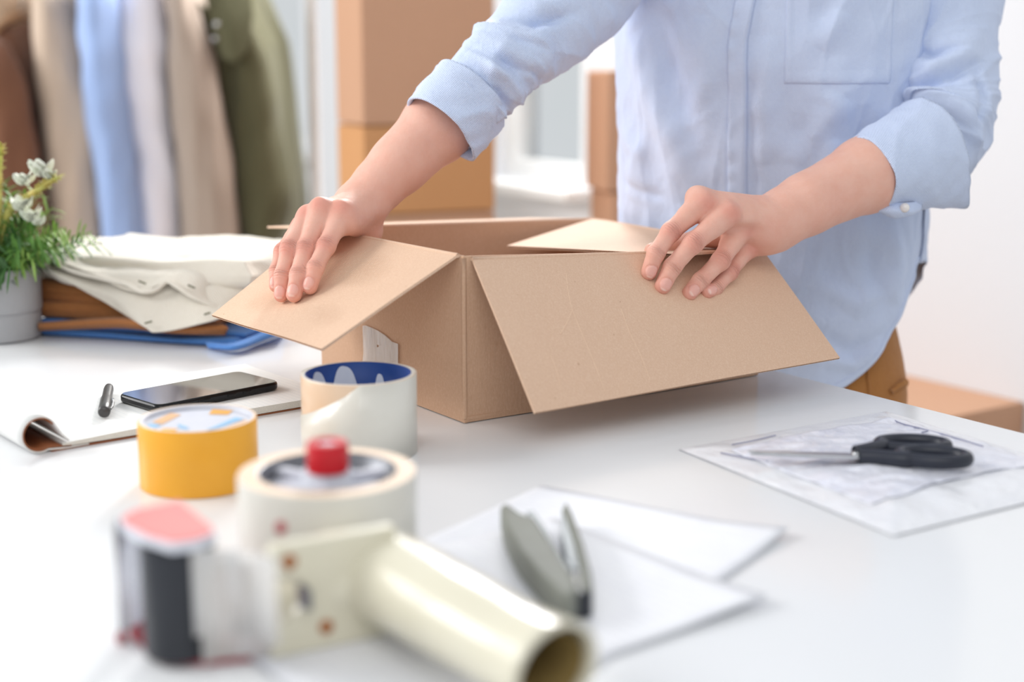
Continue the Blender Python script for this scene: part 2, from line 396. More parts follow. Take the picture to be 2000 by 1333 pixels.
obj('flap', flapD, MAT['card_in'], box, auto=50)
FCa = onray(522, 444, TP['A'], .16, True); FCf = TP['F']+(FCa-TP['A'])
flapC, _, _ = sheet((TP['A'], TP['F'], FCf, FCa), UZ, 30, 16, th=.0024, flute=.0034)
obj('flap', flapC, MAT['card_in'], box, auto=50)
for pts in ([(1107, 528), (1110, 565), (1119, 605), (1140, 655), (1165, 710), (1188, 765)], [(1119, 605), (1108, 630), (1096, 652)], [(1212, 600), (1230, 648), (1252, 690), (1274, 742)], [(1078, 690), (1092, 725), (1100, 758)]):
    line = catmull(np.array([onplane(x, y, PB[24, 10]+NB[24, 10]*.0012, NB[24, 10]) for x, y in pts]), 24)
    q = PB.reshape(-1, 3); qn = NB.reshape(-1, 3); k = np.argmin(((line[:, None]-q[None])**2).sum(-1), 1); line = line-qn[k]*(((line-q[k])*qn[k]).sum(-1)-.0010)[:, None]
    obj('crease', tube(line, .0005, 6), MAT['card_light'], box)
# fold creases along the hinges and the near corner
for a, b in ((hA0, hA1), (hB0, hB1), (TP['B'], TP['F']), (TP['A'], TP['F'])):
    obj('hinge_crease', tube([a+(b-a)*k for k in np.linspace(0, 1, 12)], .0022, 8), MAT['card_in'], box)
obj('corner_crease', tube([P0+UZ*z+(-EA-EB)*-.0012 for z in np.linspace(.005, .157, 10)], .0024, 8), MAT['card'], box)
# ------------------------------------------------------------------ the person
def smooth01(x): x = np.clip(x, 0, 1); return x*x*(3-2*x)
def make_hand(chains, wrist, fore, thumb, n_plane, h=.00105, fat=1.0, red=1.0, nailcam=.35):
    """chains: idx, mid, ring, pinky as [tip, dip, pip, mcp]; fore: list of (point, half width, half thickness) from wrist up"""
    allp = np.concatenate([np.array(c) for c in chains]+[np.array([w for w, _, _ in fore]), np.array(thumb), [wrist]])
    lo, hi = allp.min(0)-.05, allp.max(0)+.05
    G = SDF(lo, hi, h); Pm = SDF(lo, hi, h)
    im, pm = chains[0][3], chains[3][3]; lat = unit(im-pm); axis = unit((im+pm)/2-wrist)
    dors = np.cross(axis, lat); dors = unit(dors); dors = dors if dors@(CAM-wrist) > 0 or dors[2] > .2 else -dors
    if dors@n_plane < 0: dors = -dors
    scale = [1.0, 1.04, .98, .86]; K = []
    for c, sc in zip(chains, scale):
        tip, dip, pip, mcp = c
        r = np.array([.0070, .0080, .0093, .0108])*sc*fat
        ca = np.array(c); g0 = lo+np.floor((ca.min(0)-.022-lo)/h)*h; Gf = SDF(g0, ca.max(0)+.022, h)
        back = unit(tip-dip); fd = dors-back*(dors@back); fd = fd*.5+n_plane*.5+unit(CAM-tip)*nailcam; fd = unit(fd-back*(fd@back))
        Gf.cone(tip, dip, r[0], r[1], .002); Gf.cone(dip, pip, r[1], r[2]*.94, .0045); Gf.cone(pip, mcp, r[2]*.96, r[3], .0045)
        Gf.cone(pip+fd*.0012, pip+fd*.0012+unit(mcp-pip)*.001, r[2]*.93, r[2]*.93, .003)                       # joint swell
        mid2 = (tip+dip)/2-fd*.0016; Gf.cone(mid2, tip-fd*.0012, r[1]*.86, r[0]*.95, .003)                      # fingertip pulp
        pmid = pip*.45+mcp*.55-fd*.002; Gf.cone(pmid, pip*.2+mcp*.8-fd*.003, r[3]*.9, r[3]*.98, .005)
        i0 = np.round((g0-lo)/h).astype(int); sl = tuple(slice(a, min(a+m_, M_)) for a, m_, M_ in zip(i0, Gf.n, G.n))
        G.mix(sl, Gf.F[tuple(slice(0, q.stop-q.start) for q in sl)], .0006)
        K.append((c, r, back, fd))
    for c, sc in zip(chains, scale):
        mcp = c[3]; w0 = wrist+lat*((mcp-(im+pm)/2)@lat)*.55
        Pm.cone(mcp-dors*.002, w0, .0098*sc, .0135, .012)
        Pm.cone(mcp-dors*.012, w0-dors*.009, .0088*sc, .0125, .012)
        Pm.cone(mcp+dors*.0016, mcp+dors*.0012-axis*.005, .0100*sc, .0075, .004)                               # knuckle
    for k in range(3):
        q = (chains[k][3]+chains[k+1][3])/2; fw_ = unit((chains[k][2]+chains[k+1][2])/2-q); Pm.cone(q-dors*.007+fw_*(.016 if k == 0 else .010), q-dors*.006-axis*.02, .0068, .009, .007)   # web
    # thumb and its ball
    tc, tm, ti, tt = thumb
    Pm.cone(tc, tm, .0150, .0125, .012); Pm.cone(tm, ti, .0112, .0098, .006); Pm.cone(ti, tt, .0098, .0082, .004)
    Pm.cone((tc+wrist)/2-dors*.006, tm, .015, .012, .012); Pm.cone(im-dors*.012, tm, .0085, .0105, .014)
    Pm.cone(wrist-lat*.012-dors*.010, pm-dors*.012, .014, .0105, .012)                                          # heel
    # forearm
    fp = [wrist]+[w for w, _, _ in fore]; hw = [fore[0][1]]+[a for _, a, _ in fore]; ht = [fore[0][2]]+[b for _, _, b in fore]
    for i in range(len(fp)-1):
        ax = unit(fp[i+1]-fp[i]); l2 = unit(lat-ax*(lat@ax))
        for s in (-1, 0, 1):
            Pm.cone(fp[i]+l2*s*(hw[i]-ht[i]), fp[i+1]+l2*s*(hw[i+1]-ht[i+1]), ht[i], ht[i+1], .012)
    Pm.union(G, .0075)
    V, Q = Pm.mesh(); V = laplace(V, Q, 2, .5)
    nail = np.zeros(len(V)); lun = np.zeros(len(V)); redv = np.zeros(len(V)); wu = np.zeros(len(V)); wm = np.zeros(len(V)); dis = np.zeros((len(V), 3))
    for (c, r, back, fd) in K:
        tip, dip, pip, mcp = c; side = np.cross(back, fd)
        q = V-(tip-back*.0015); x, y, z = q@side, q@back, q@fd
        rr = np.sqrt((x/(r[0]*.80))**2+np.where(y > 0, (y/.0068)**2, (np.abs(y)/.0058)**2.6))
        own = np.linalg.norm(q-back*np.clip(y, -.012, .004)[:, None], axis=1) < r[0]*1.12+.0012
        mask = smooth01((1.08-rr)/.16)*(z > r[0]*.25)*own
        groove = np.exp(-((rr-1.10)/.12)**2)*(z > r[0]*.2)*own
        nail = np.maximum(nail, mask); dis += (mask*.00035-groove*.0007)[:, None]*fd
        lun = np.maximum(lun, mask*smooth01((y-.0046)/.0012))
        for j, a in ((tip, .75), (pip, .75), (mcp, .95), (dip, .35)):
            d = np.linalg.norm(V-(j+fd*.006), axis=1); redv = np.maximum(redv, a*red*np.exp(-(d/.0105)**2))
        for j, nx, ext in ((pip, mcp, .0062), (dip, pip, .004)):
            ax = unit(nx-j); q = V-j; u = q@ax; z = q@fd; x = q@np.cross(ax, fd)
            w = np.exp(-(u/ext)**2)*smooth01((z-.001)/.005)*np.exp(-(x/.0085)**4)*(np.abs(z) < .016)
            t = w > wm; wu = np.where(t, u, wu); wm = np.maximum(wm, w)
            dis += (-.00035*np.exp(-((u-.0012)/.0009)**2)*(w > .1)*w-.0003*np.exp(-((u+.0022)/.0009)**2)*w)[:, None]*fd
    # tendons on the back of the hand
    for c in chains:
        mcp = c[3]; w0 = wrist+lat*((mcp-(im+pm)/2)@lat)*.45+dors*.012; ab = w0-mcp; t = np.clip(((V-mcp)@ab)/(ab@ab), 0, 1)
        d = np.linalg.norm((V-(mcp+dors*.010+t[:, None]*(ab-dors*.004))), axis=1)
        dis += (.0011*np.exp(-(d/.006)**2)*np.sin(np.pi*np.clip(t*.9+.1, 0, 1)))[:, None]*dors
    return V+dis, Q, dict(nail=nail, lunule=lun, red=redv, wu=wu, wm=wm), dors, lat

def chain(pts, lens, p0, n, far, rad=.0072):
    P = [onplane(*pts[0], p0+n*rad, n)]
    for px, L, f in zip(pts[1:], lens, far): P.append(onray(*px, P[-1], L, f))
    return P
LN = np.array([.0195, .0285, .048])
T0 = TP['0']
Rc = [chain(p, LN*k, T0-nA*.0015, nA, [True, True, True]) for p, k in (
      ([(605, 560), (616, 524), (637, 482), (669, 415)], 1.0), ([(574, 575), (583, 537), (597, 488), (628, 410)], 1.08),
      ([(549, 576), (552, 538), (565, 487), (602, 425)], 1.0), ([(538, 558), (540, 530), (551, 492), (590, 442)], .84))]
Rw = at(704, 398, Rc[1][3][1]+.062)
Rfore = [(at(742, 359, Rw[1]+.012), .0262, .0215), (at(779, 322, Rw[1]+.022), .0290, .0255), (at(857, 246, Rw[1]+.045), .0345, .0335), (at(940, 164, Rw[1]+.075), .0340, .034)]
Rth = [at(708, 412, Rw[1]-.004), at(716, 450, Rw[1]+.002), at(704, 497, Rw[1]-.004), at(684, 528, Rw[1]-.010)]
RV, RQ, Ra, Rd, Rl = make_hand(Rc, Rw, Rfore, Rth, nA, nailcam=.9)
Lc = [chain(p, LN*k, T0+nB*.003, nB, [True, True, True]) for p, k in (
      ([(1268, 532), (1281, 495), (1310, 453), (1373, 396)], 1.0), ([(1295, 559), (1313, 522), (1353, 476), (1420, 419)], 1.08),
      ([(1348, 572), (1368, 549), (1407, 510), (1443, 452)], 1.02), ([(1383, 570), (1398, 562), (1425, 532), (1453, 489)], .85))]
Lw = at(1499, 441, Lc[1][3][1]+.045)
Lfore = [(at(1535, 421, Lw[1]+.012), .0272, .0225), (at(1574, 400, Lw[1]+.024), .0292, .026), (at(1692, 342, Lw[1]+.068), .0365, .0350), (at(1790, 298, Lw[1]+.105), .036, .0355)]
Lth = [at(1460, 450, Lw[1]+.010), at(1400, 453, Lw[1]+.006), at(1335, 477, Lw[1]-.004), at(1274, 490, Lw[1]-.018)]
LV, LQ, La, Ld, Ll = make_hand(Lc, Lw, Lfore, Lth, nB, fat=1.04)

PC = A3(.312, 1.745, 0); YAW = math.radians(22)
PF = A3(-math.sin(YAW), -math.cos(YAW), 0); PR = A3(-math.cos(YAW), math.sin(YAW), 0)    # front / the person's right hand side
sh = lambda side, z: PC+PR*side+UZ*(TZ+z)
RSH, LSH = sh(.165, .60)+PF*.05, sh(-.165, .60)+PF*.02
RELB = at(1015, 92, 1.575); LELB = at(1862, 285, 1.60)
B = SDF(A3(-.05, 1.40, -.0), A3(.75, 2.05, 1.85), .0075)
for z0, z1, w0, w1 in ((-.02, .16, .145, .135), (.16, .38, .135, .15), (.38, .58, .15, .14)):
    for s in (-1, 0, 1):
        B.cone(sh(s*(w0-.095), z0), sh(s*(w1-.095), z1)+PF*.01, .092, .092, .04)
for pth, rr_ in (([RSH, at(1168, -60, 1.64), at(1078, 38, 1.585), at(992, 112, 1.55), Rfore[3][0]], [.046, .044, .038, .031, .031]),
                 ([LSH, at(1852, -70, 1.69), at(1850, 60, 1.665), at(1850, 170, 1.64), at(1835, 262, 1.61), Lfore[3][0]], [.046, .044, .042, .038, .033, .031])):
    for k in range(len(pth)-1): B.cone(pth[k], pth[k+1], rr_[k], rr_[k+1], .012)
hd = sh(0, .80)+PF*.09
B.cone(sh(0, .58)+PF*.03, hd-UZ*.04, .058, .054, .03)
B.ell(hd+UZ*.01, (PR, PF, UZ), (.076, .095, .112), .02); B.ell(hd+PF*.03-UZ*.055, (PR, PF, UZ), (.058, .065, .06), .03)
B.cone(hd+PF*.094+UZ*.012, hd+PF*.108-UZ*.022, .009, .013, .012)
B.cone(hd+PF*.088+PR*.022-UZ*.058, hd+PF*.088-PR*.022-UZ*.058, .009, .009, .008)
for s in (-1, 1): B.ell(hd+PR*s*.078-PF*.005-UZ*.01, (PR, PF, UZ), (.012, .02, .032), .006)
for s in (-1, 1):
    hip = sh(s*.085, -.02); kn = sh(s*.095, -.33)+PF*.03; an = sh(s*.095, -.68)
    B.cone(hip, kn, .078, .052, .03); B.cone(kn, an, .05, .036, .03); B.cone(an-UZ*.03, an+PF*.13-UZ*.04, .034, .028, .02)
BV, BQ = B.mesh(); BV = laplace(BV, BQ, 3)
n1, n2 = len(RV), len(LV)
bodyV = np.concatenate([RV, LV, BV]); bodyF = np.concatenate([RQ, LQ+n1, BQ+n1+n2])
batt = {k: np.concatenate([Ra[k], La[k], np.zeros(len(BV))]) for k in Ra}
man = tag(empty('person', A3(PC[0], PC[1], 0)), 'person in light blue shirt and tan trousers pressing down box flaps with both hands', 'person')
obj('body', (bodyV, bodyF), MAT['skin'], man, attrs=batt)
m = M('dark_brown_hair', (70, 48, 34), .5); m.nbump(120, .002, (1, 1, .1)); MAT['hair'] = m.m
Hs = SDF(hd-.15, hd+.15, .005); Hs.ell(hd+UZ*.03-PF*.012, (PR, PF, UZ), (.088, .1, .105), .01); Hs.ell(hd+PF*.1-UZ*.045, (PR, PF, UZ), (.085, .08, .1), .01, cut=True)
hv, hq = Hs.mesh(); obj('hair', (hv, hq), MAT['hair'], man)
m = M('eye_white', (238, 234, 230), .2); m.vary((220, 210, 205), 60, .3); MAT['eye'] = m.m
for s in (-1, 1): obj('eye', lathe([(.0005, -.012), (.008, -.009), (.012, 0), (.008, .009), (.0005, .012)], hd+PF*.084+PR*s*.032+UZ*.012, 16), MAT['eye'], man)

def ridged(Q, scale, seed, pw=3.0): return np.clip(1-np.abs(vnoise(Q, scale, seed))*1.6, 0, 1)**pw
# ---- shirt body
def torso_base(th, z):
    """th: 0 = front, + towards the person's right (image left); z above the table"""
    zz = np.clip((z+.10)/.70, 0, 1)
    w = np.interp(z, [-.10, 0.02, .12, .25, .40, .52, .60, .64], [.196, .193, .186, .183, .186, .186, .165, .12])
    d = np.interp(z, [-.10, 0.02, .12, .25, .40, .52, .60, .64], [.128, .124, .116, .114, .118, .112, .085, .05])
    lean = np.interp(z, [-.1, .1, .6], [0, 0, .035])
    c, s = np.cos(th), np.sin(th); e = .86
    x = np.sign(s)*np.abs(s)**e*w; y = np.sign(c)*np.abs(c)**e*d+lean
    return PC+x[..., None]*PR+y[..., None]*PF+(TZ+z)[..., None]*UZ
GT, GZ = np.meshgrid(np.linspace(-1.75, 1.75, 260), np.linspace(-.08, .6, 240), indexing='ij')
GP = torso_base(GT, GZ); GPX = projv(GP)
def tinv(px, py):
    d = (GPX[..., 0]-px)**2+(GPX[..., 1]-py)**2; i = np.unravel_index(np.argmin(d), d.shape); return GT[i], GZ[i], GP[i]
def pxl(*pts): return [tinv(*p)[2] for p in pts]
TF_ = [(pxl((1240, 60), (1275, 160), (1330, 300), (1350, 400)), .006, .020), (pxl((1290, 10), (1310, 140), (1370, 300)), -.004, .016),
       (pxl((1370, 20), (1380, 160), (1350, 260)), .003, .018), (pxl((1230, 150), (1250, 300), (1240, 400)), .004, .014),
       (pxl((1560, 330), (1600, 230), (1640, 180)), .006, .02), (pxl((1590, 360), (1570, 260), (1610, 190)), -.004, .015),
       (pxl((1640, 270), (1600, 360)), .004, .014), (pxl((1680, 200), (1690, 300), (1640, 360)), -.004, .018),
       (pxl((1500, 60), (1490, 200), (1500, 330)), .004, .016), (pxl((1650, 20), (1600, 100)), .003, .012),
       (pxl((1600, 560), (1680, 600), (1730, 560)), .003, .012), (pxl((1560, 640), (1660, 690), (1740, 650)), -.003, .012),
       (pxl((1740, 430), (1755, 520), (1740, 600)), .004, .012), (pxl((1700, 480), (1720, 580)), -.003, .012),
       (pxl((1580, 700), (1670, 715), (1730, 665)), .003, .008), (pxl((1220, 352), (1260, 375), (1300, 385)), -.002, .006)]
def torso(th, z, off=0.0):
    P = torso_base(th, z)
    e = 1e-3; N = np.cross(torso_base(th+e, z)-P, torso_base(th, z+e)-P); N = N/np.linalg.norm(N, axis=-1, keepdims=True)
    Np = np.where(((P-(PC+UZ*TZ)-UZ*z[..., None])*N).sum(-1, keepdims=True) < 0, -N, N)
    q = P*A3(1, 1, .42)
    disp = .0042*vnoise(q, 38, 3)+.0026*vnoise(q, 85, 5)+.0012*vnoise(P*A3(1, 1, .7), 170, 8)+2.4*fold_field(P, TF_)+.0026*ridged(P*A3(1, 1, .30)+UZ*(P[..., :1]*.25), 42, 71)+.0016*ridged(P*A3(1, 1, .55), 80, 72)
    return P+Np*(disp[..., None]+off)
def hem(th): return -.050+.150*np.clip(np.abs(np.sin(th)), 0, 1)**4.2
def panel(t0, t1, nt, nz, ztop=.60, hemf=hem, zoff=0.0):
    t = np.linspace(t0, t1, nt); s = np.linspace(0, 1, nz); Tm = np.repeat(t[:, None], nz, 1); zb = hemf(t)[:, None]
    return torso(Tm, zb+(ztop-zb)*s[None, :], zoff)
H90 = math.pi/2
tp = tinv(1459, 250)[0]; tq = tinv(1422, 250)[0]
front = panel(-H90, H90, 220, 200)
shirt = obj('shirt', gridf(front), MAT['shirt'], man, solid=.0012)
hemb = lambda th: -.055+.155*np.clip(np.abs(np.sin(th)), 0, 1)**2.2
back = panel(H90-.04, 2*math.pi-H90+.04, 120, 100, hemf=hemb, zoff=.003)
obj('back_panel', gridf(back), MAT['shirt'], shirt, solid=.0012)
# rolled hem edge
th = np.linspace(-H90+.02, H90-.02, 160); hp = torso(th, hem(th)+.004, .0006)
obj('hem', gridf(torso(np.repeat(th[:, None], 5, 1), hem(th)[:, None]+np.array([0, .0015, .004, .008, .0095])[None, :]*1.0, np.array([.0, .0014, .0018, .0014, .0])[None, :, None])), MAT['shirt_trim'], shirt, solid=.0008)
# placket
z = np.linspace(-.045, .58, 220); pl = np.array([tinv(1476, 0)[0], tinv(1463, 80)[0], tinv(1458, 200)[0], tinv(1456, 390)[0], tinv(1456, 390)[0]])
tz = np.interp(z, [-.05, .14, tinv(1458, 200)[1], tinv(1463, 80)[1], tinv(1476, 0)[1]], pl[[4, 3, 2, 1, 0]])
dw = abs(tq-tp); ws = np.linspace(0, 1, 12)
prof = np.interp(ws, [0, .06, .12, .5, .8, .9, 1], [.0002, .0058, .0060, .0044, .0040, .0034, .0002])
Tm = tz[:, None]+ws[None, :]*dw; Zm = np.repeat(z[:, None], 12, 1)
pk = .0010*np.sin(z*210+3*np.sin(z*33))[:, None]*np.clip((ws-.35)/.4, 0, 1)[None, :]*(ws < .97)[None, :]
obj('placket', gridf(torso(Tm, Zm, (prof[None, :]+pk)[..., None])), MAT['shirt_trim'], shirt, solid=.0006)
# chest pocket
c0 = tinv(1531, 163); c1 = tinv(1735, 152); c2 = tinv(1545, 2)
ptz = np.linspace(0, 1, 60); zz = np.linspace(c0[1], .52, 80); tt = np.linspace(c0[0], c1[0], 60)
edge = np.minimum(np.minimum(ptz, 1-ptz)[:, None]*25, ((zz-c0[1])*110)[None, :]); pro = np.interp(edge, [0, .3, 1, 1.6, 2.4], [.0002, .0020, .0022, .0014, .0018])
obj('chest_pocket', gridf(torso(np.repeat(tt[:, None], 80, 1), np.repeat(zz[None, :], 60, 0), pro[..., None])), MAT['shirt_trim'], shirt, solid=.0005)

# ---- sleeves
def sleeve(ctrl, rad, n_u=240, n_v=144, squash=1.0):
    p = catmull(ctrl, n_u); r = catmull(np.array(rad)[:, None], n_u)[:, 0]; _, T, N, Bn = frames(p)
    th = np.linspace(0, 2*np.pi, n_v, endpoint=False)
    P = p[:, None]+r[:, None, None]*(np.cos(th)[None, :, None]*N[:, None]+np.sin(th)[None, :, None]*Bn[:, None])
    Nn = (P-p[:, None])/r[:, None, None]
    return P, Nn
def sleeve_creases(P, amp, skew, seed, mask):
    nu, nv = P.shape[:2]; u = np.linspace(0, .36, nu)[:, None]+0*P[..., 0]; v = np.linspace(0, 2*np.pi, nv, endpoint=False)[None, :]+0*u
    Q = np.stack([(u+skew*np.cos(v))*2.6, .045*np.cos(v), .045*np.sin(v)], -1)
    Q2 = np.stack([(u+skew*.7*np.cos(v+.6))*4.5, .04*np.cos(v), .04*np.sin(v)], -1)
    return (amp*ridged(Q, 34, seed, 2.2)+.5*amp*ridged(Q2, 40, seed+1, 2.5))*mask(np.linspace(0, 1, nu))[:, None]
def fold_px(P, Nn, *pts):
    facing = ((CAM-P)*Nn).sum(-1) > 0; px = projv(P); out = []
    for x, y in pts:
        d = np.where(facing, (px[..., 0]-x)**2+(px[..., 1]-y)**2, 1e12); out.append(P[np.unravel_index(np.argmin(d), d.shape)])
    return out
# right sleeve (reaches to the left of the picture)
RP, RN = sleeve([at(868, 238, 1.515), at(925, 178, 1.53), at(992, 112, 1.55), at(1078, 38, 1.585), at(1168, -60, 1.64), RSH+UZ*.005], [.0395, .0415, .0445, .0530, .0600, .066])
f = lambda *p: fold_px(RP, RN, *p)
RFOLD = [(f((905, 105), (960, 140), (1015, 190)), .0065, .008), (f((890, 125), (945, 165), (1000, 205)), -.005, .006), (f((925, 70), (985, 110), (1040, 150)), .0055, .008),
         (f((940, 55), (1010, 75), (1070, 85)), .005, .009), (f((915, 90), (975, 125), (1030, 172)), -.005, .0055), (f((960, 30), (1050, 40), (1130, 20)), -.005, .010),
         (f((975, 10), (1060, 18), (1140, 0)), .005, .010), (f((880, 145), (930, 185), (985, 222)), .005, .007), (f((940, 140), (990, 150), (1010, 190)), .004, .006),
         (f((950, 190), (975, 215), (960, 240)), .005, .007), (f((1040, 60), (1060, 110), (1040, 170)), .005, .014), (f((1080, 60), (1090, 120)), -.003, .012)]
RVAL = [(f(*q), -.0068, .0048) for q in (((905, 110), (950, 150), (1005, 200)), ((925, 85), (985, 120), (1035, 165)), ((890, 140), (935, 175), (990, 215)), ((945, 60), (1010, 80), (1065, 95)), ((960, 170), (985, 195), (1000, 225)), ((985, 35), (1050, 45), (1120, 30)), ((1000, 130), (1040, 140), (1060, 160)))]
RVAL += [([q+A3(0, 0, .0) for q in f(*q_)], .0050, .0085) for q_ in (((895, 122), (945, 160), (1000, 205)), ((915, 96), (970, 135), (1022, 182)), ((935, 70), (1000, 100), (1052, 128)))]
d = 1.3*fold_field(RP, RFOLD)+fold_field(RP, RVAL)+sleeve_creases(RP, .0042, .028, 81, lambda s: np.interp(s, [0, .1, .35, .6, 1], [.3, 1, 1, .6, .3]))-.002+.0016*vnoise(RP, 70, 11)+.0008*vnoise(RP, 150, 12)
obj('sleeve', gridf(RP+RN*d[..., None], closev=True), MAT['shirt'], shirt, solid=.0012)
# left sleeve
LP, LN_ = sleeve([LSH+UZ*.005, at(1852, -70, 1.69), at(1850, 60, 1.665), at(1850, 170, 1.64), at(1838, 262, 1.61), at(1790, 308, 1.575), at(1735, 330, 1.545)],
                 [.068, .062, .0585, .0570, .0540, .0470, .0415], 280)
f = lambda *p: fold_px(LP, LN_, *p)
LFOLD = [(f((1755, 165), (1800, 160), (1870, 110), (1925, 60)), .005, .012), (f((1760, 185), (1820, 195), (1890, 215), (1930, 225)), .007, .010),
         (f((1765, 205), (1830, 235), (1890, 270)), -.006, .008), (f((1755, 178), (1810, 175), (1880, 165)), -.006, .007), (f((1775, 200), (1850, 215), (1900, 250), (1905, 290)), .006, .008),
         (f((1810, 210), (1850, 250), (1870, 300)), .005, .008), (f((1790, 60), (1850, 90), (1920, 80)), .004, .014), (f((1760, 90), (1790, 130), (1850, 150)), .004, .014),
         (f((1900, 120), (1920, 180), (1915, 230)), .004, .014), (f((1800, 215), (1830, 262), (1850, 310)), -.005, .007)]
LVAL = [(f(*q), -.0085, .0055) for q in (((1750, 190), (1790, 205), (1850, 225), (1900, 260)), ((1752, 175), (1800, 172), (1860, 150), (1915, 120)), ((1765, 205), (1800, 235), (1830, 280)), ((1820, 215), (1860, 255), (1885, 300)), ((1770, 95), (1820, 110), (1880, 95)), ((1905, 130), (1915, 190), (1895, 250)))]
LVAL += [(f(*q), .0075, .0100) for q in (((1756, 182), (1800, 190), (1860, 190), (1920, 190)), ((1770, 198), (1815, 222), (1865, 262)), ((1765, 130), (1830, 135), (1900, 110)), ((1850, 205), (1890, 240), (1905, 280)))]
d = 1.3*fold_field(LP, LFOLD)+fold_field(LP, LVAL)+sleeve_creases(LP, .0040, .022, 91, lambda s: np.interp(s, [0, .35, .55, .8, 1], [.3, .5, 1, 1, .4]))-.002+.0016*vnoise(LP, 60, 21)+.0008*vnoise(LP, 150, 22)
obj('sleeve', gridf(LP+LN_*d[..., None], closev=True), MAT['shirt'], shirt, solid=.0012)
# turned-up cuffs
def cuff(c0, c1, r0, r1, latref, sq0=1.0, sq1=1.0, seed=1, droop=None, n=90, m=26, slit=None):
    ax = unit(c1-c0); e1 = unit(latref-ax*(latref@ax)); e2 = np.cross(ax, e1); th = np.linspace(0, 2*np.pi, n, endpoint=False)
    rows = []
    # inner return, rounded mouth, outer band, inner end
    for s, off in [(.35, -.0028), (.05, -.0026), (.005, -.0018), (-.008, -.0004), (.0, .0008)]+[(x, .0012) for x in np.linspace(.03, 1, m)]+[(1.0, -.0012), (.85, -.003)]:
        r = r0+(r1-r0)*max(s, 0)+off; c = c0+(c1-c0)*s; sq = sq0+(sq1-sq0)*max(s, 0)
        P = c+r*(np.cos(th)[:, None]*e1*sq+np.sin(th)[:, None]*e2)
        if droop is not None: P = P+droop(th, s)
        rows.append(P)
    P = np.array(rows); N = P-P.mean(1, keepdims=True); N /= np.linalg.norm(N, axis=-1, keepdims=True)
    return P+N*(.0014*vnoise(P, 80, seed)+.0008*vnoise(P, 200, seed+1)+.0022*ridged(P, 60, seed+5, 3.0))[..., None]
ax = unit(at(920, 175, 1.53)-at(855, 247, 1.505))
cw = cuff(at(857, 248, 1.506), at(918, 180, 1.529), .0400, .0445, unit(at(803, 195, 1.5)-at(905, 295, 1.5)), 1.02, 1.0, 4,
          droop=lambda th, s: (np.clip(-np.cos(th), 0, 1)**6*(.010-.006*max(s, 0)))[:, None]*unit(at(912, 316, 1.50)-at(870, 262, 1.5)))
obj('cuff', gridf(cw, closev=True), MAT['shirt_trim'], shirt)
cw = cuff(at(1692, 343, 1.522), at(1812, 292, 1.570),   .0405, .0545, unit(at(1640, 295, 1.5)-at(1745, 390, 1.5)), 1.02, 1.04, 8,
          droop=lambda th, s: (np.clip(-np.cos(th), 0, 1)**10*.022*max(s, 0)**2)[:, None]*unit(at(1888, 374, 1.55)-at(1820, 320, 1.55)))
obj('cuff', gridf(cw, closev=True), MAT['shirt_trim'], shirt)
# lower cuff tab with pearl button
tabc = at(1752, 404, 1.505)
tabp = patch([[at(1705, 402, 1.515), at(1735, 398, 1.510), at(1775, 396, 1.512), at(1800, 392, 1.53)], [at(1715, 412, 1.508), at(1742, 412, 1.503), at(1778, 412, 1.506), at(1800, 406, 1.525)], [at(1738, 424, 1.512), at(1752, 426, 1.508), at(1780, 420, 1.510), at(1797, 412, 1.525)]], 16, 24)
obj('cuff_tab', gridf(tabp), MAT['shirt_trim'], shirt, solid=.0014)
m = M('pearl', (236, 230, 226), .15, .7, coat=.5); m.vary((214, 208, 214), 300, .5); MAT['pearl'] = m.m
bc = at(1767, 406, 1.502); bn = unit(CAM-bc)
obj('button', lathe([(.0002, .0030), (.0022, .0026), (.0040, .0014), (.0050, -.0002), (.0052, -.0014), (.0046, -.0024), (.0002, -.0026)], bc, 24, bn), MAT['pearl'], shirt)

# ---- trousers and shoes
Tr = SDF(A3(.02, 1.5, .02), A3(.62, 2.02, .92), .006)
for z0, z1, w0, w1 in ((-.14, -.03, .166, .166), (-.03, .13, .160, .140)):
    for s in (-1, 0, 1): Tr.cone(sh(s*(w0-.098), z0)-PF*.004, sh(s*(w1-.098), z1)-PF*.006, .100, .092, .03)
for s in (-1, 1):
    Tr.cone(sh(s*.085, -.08), sh(s*.095, -.36)+PF*.025, .090, .070, .03); Tr.cone(sh(s*.095, -.36)+PF*.025, sh(s*.095, -.66), .070, .056, .02)
tv, tq_ = Tr.mesh(); tv = laplace(tv, tq_, 3)
tv = tv+.002*np.stack([vnoise(tv*A3(1, 1, 2), 40, 31), vnoise(tv, 40, 32), vnoise(tv, 40, 33)], -1)
trv = obj('trousers', (tv, tq_), MAT['trouser'], man)
tpx = projv(tv); tdep = (tv-CAM)@FW
def on_tr(x, y):
    k = np.where((np.abs(tpx[:, 0]-x) < 9) & (np.abs(tpx[:, 1]-y) < 9))[0]; return tv[k[np.argmin(tdep[k])]] if len(k) else at(x, y, 1.68)
sm = np.array([on_tr(1703, y)+(CAM-on_tr(1703, y))*.0006 for y in (660, 690, 715, 740, 765, 790)]); obj('side_seam', tube(catmull(sm, 20), .0014, 6), MAT['trouser'], trv)
pkp = np.array([on_tr(1772, 742), on_tr(1762, 752), on_tr(1745, 768)])+A3(.001, -.002, 0); obj('pocket_edge', tube(catmull(pkp, 16), np.linspace(.0055, .003, 16), 10), MAT['trouser'], trv)
m = M('white_sneaker', (225, 225, 225), .5); m.vary((205, 205, 208), 20, .5); MAT['shoe'] = m.m
for s in (-1, 1):
    S = SDF(sh(s*.095, -.75)-.2, sh(s*.095, -.75)+.25, .006); c = sh(s*.095, -.70)
    S.cone(c-PF*.03, c+PF*.15-UZ*.012, .043, .038, .02); S.cone(c-PF*.02+UZ*.05, c, .042, .043, .02)
    sv, sq = S.mesh(); sv[:, 2] = np.maximum(sv[:, 2], .001); obj('shoe', (sv, sq), MAT['shoe'], man)
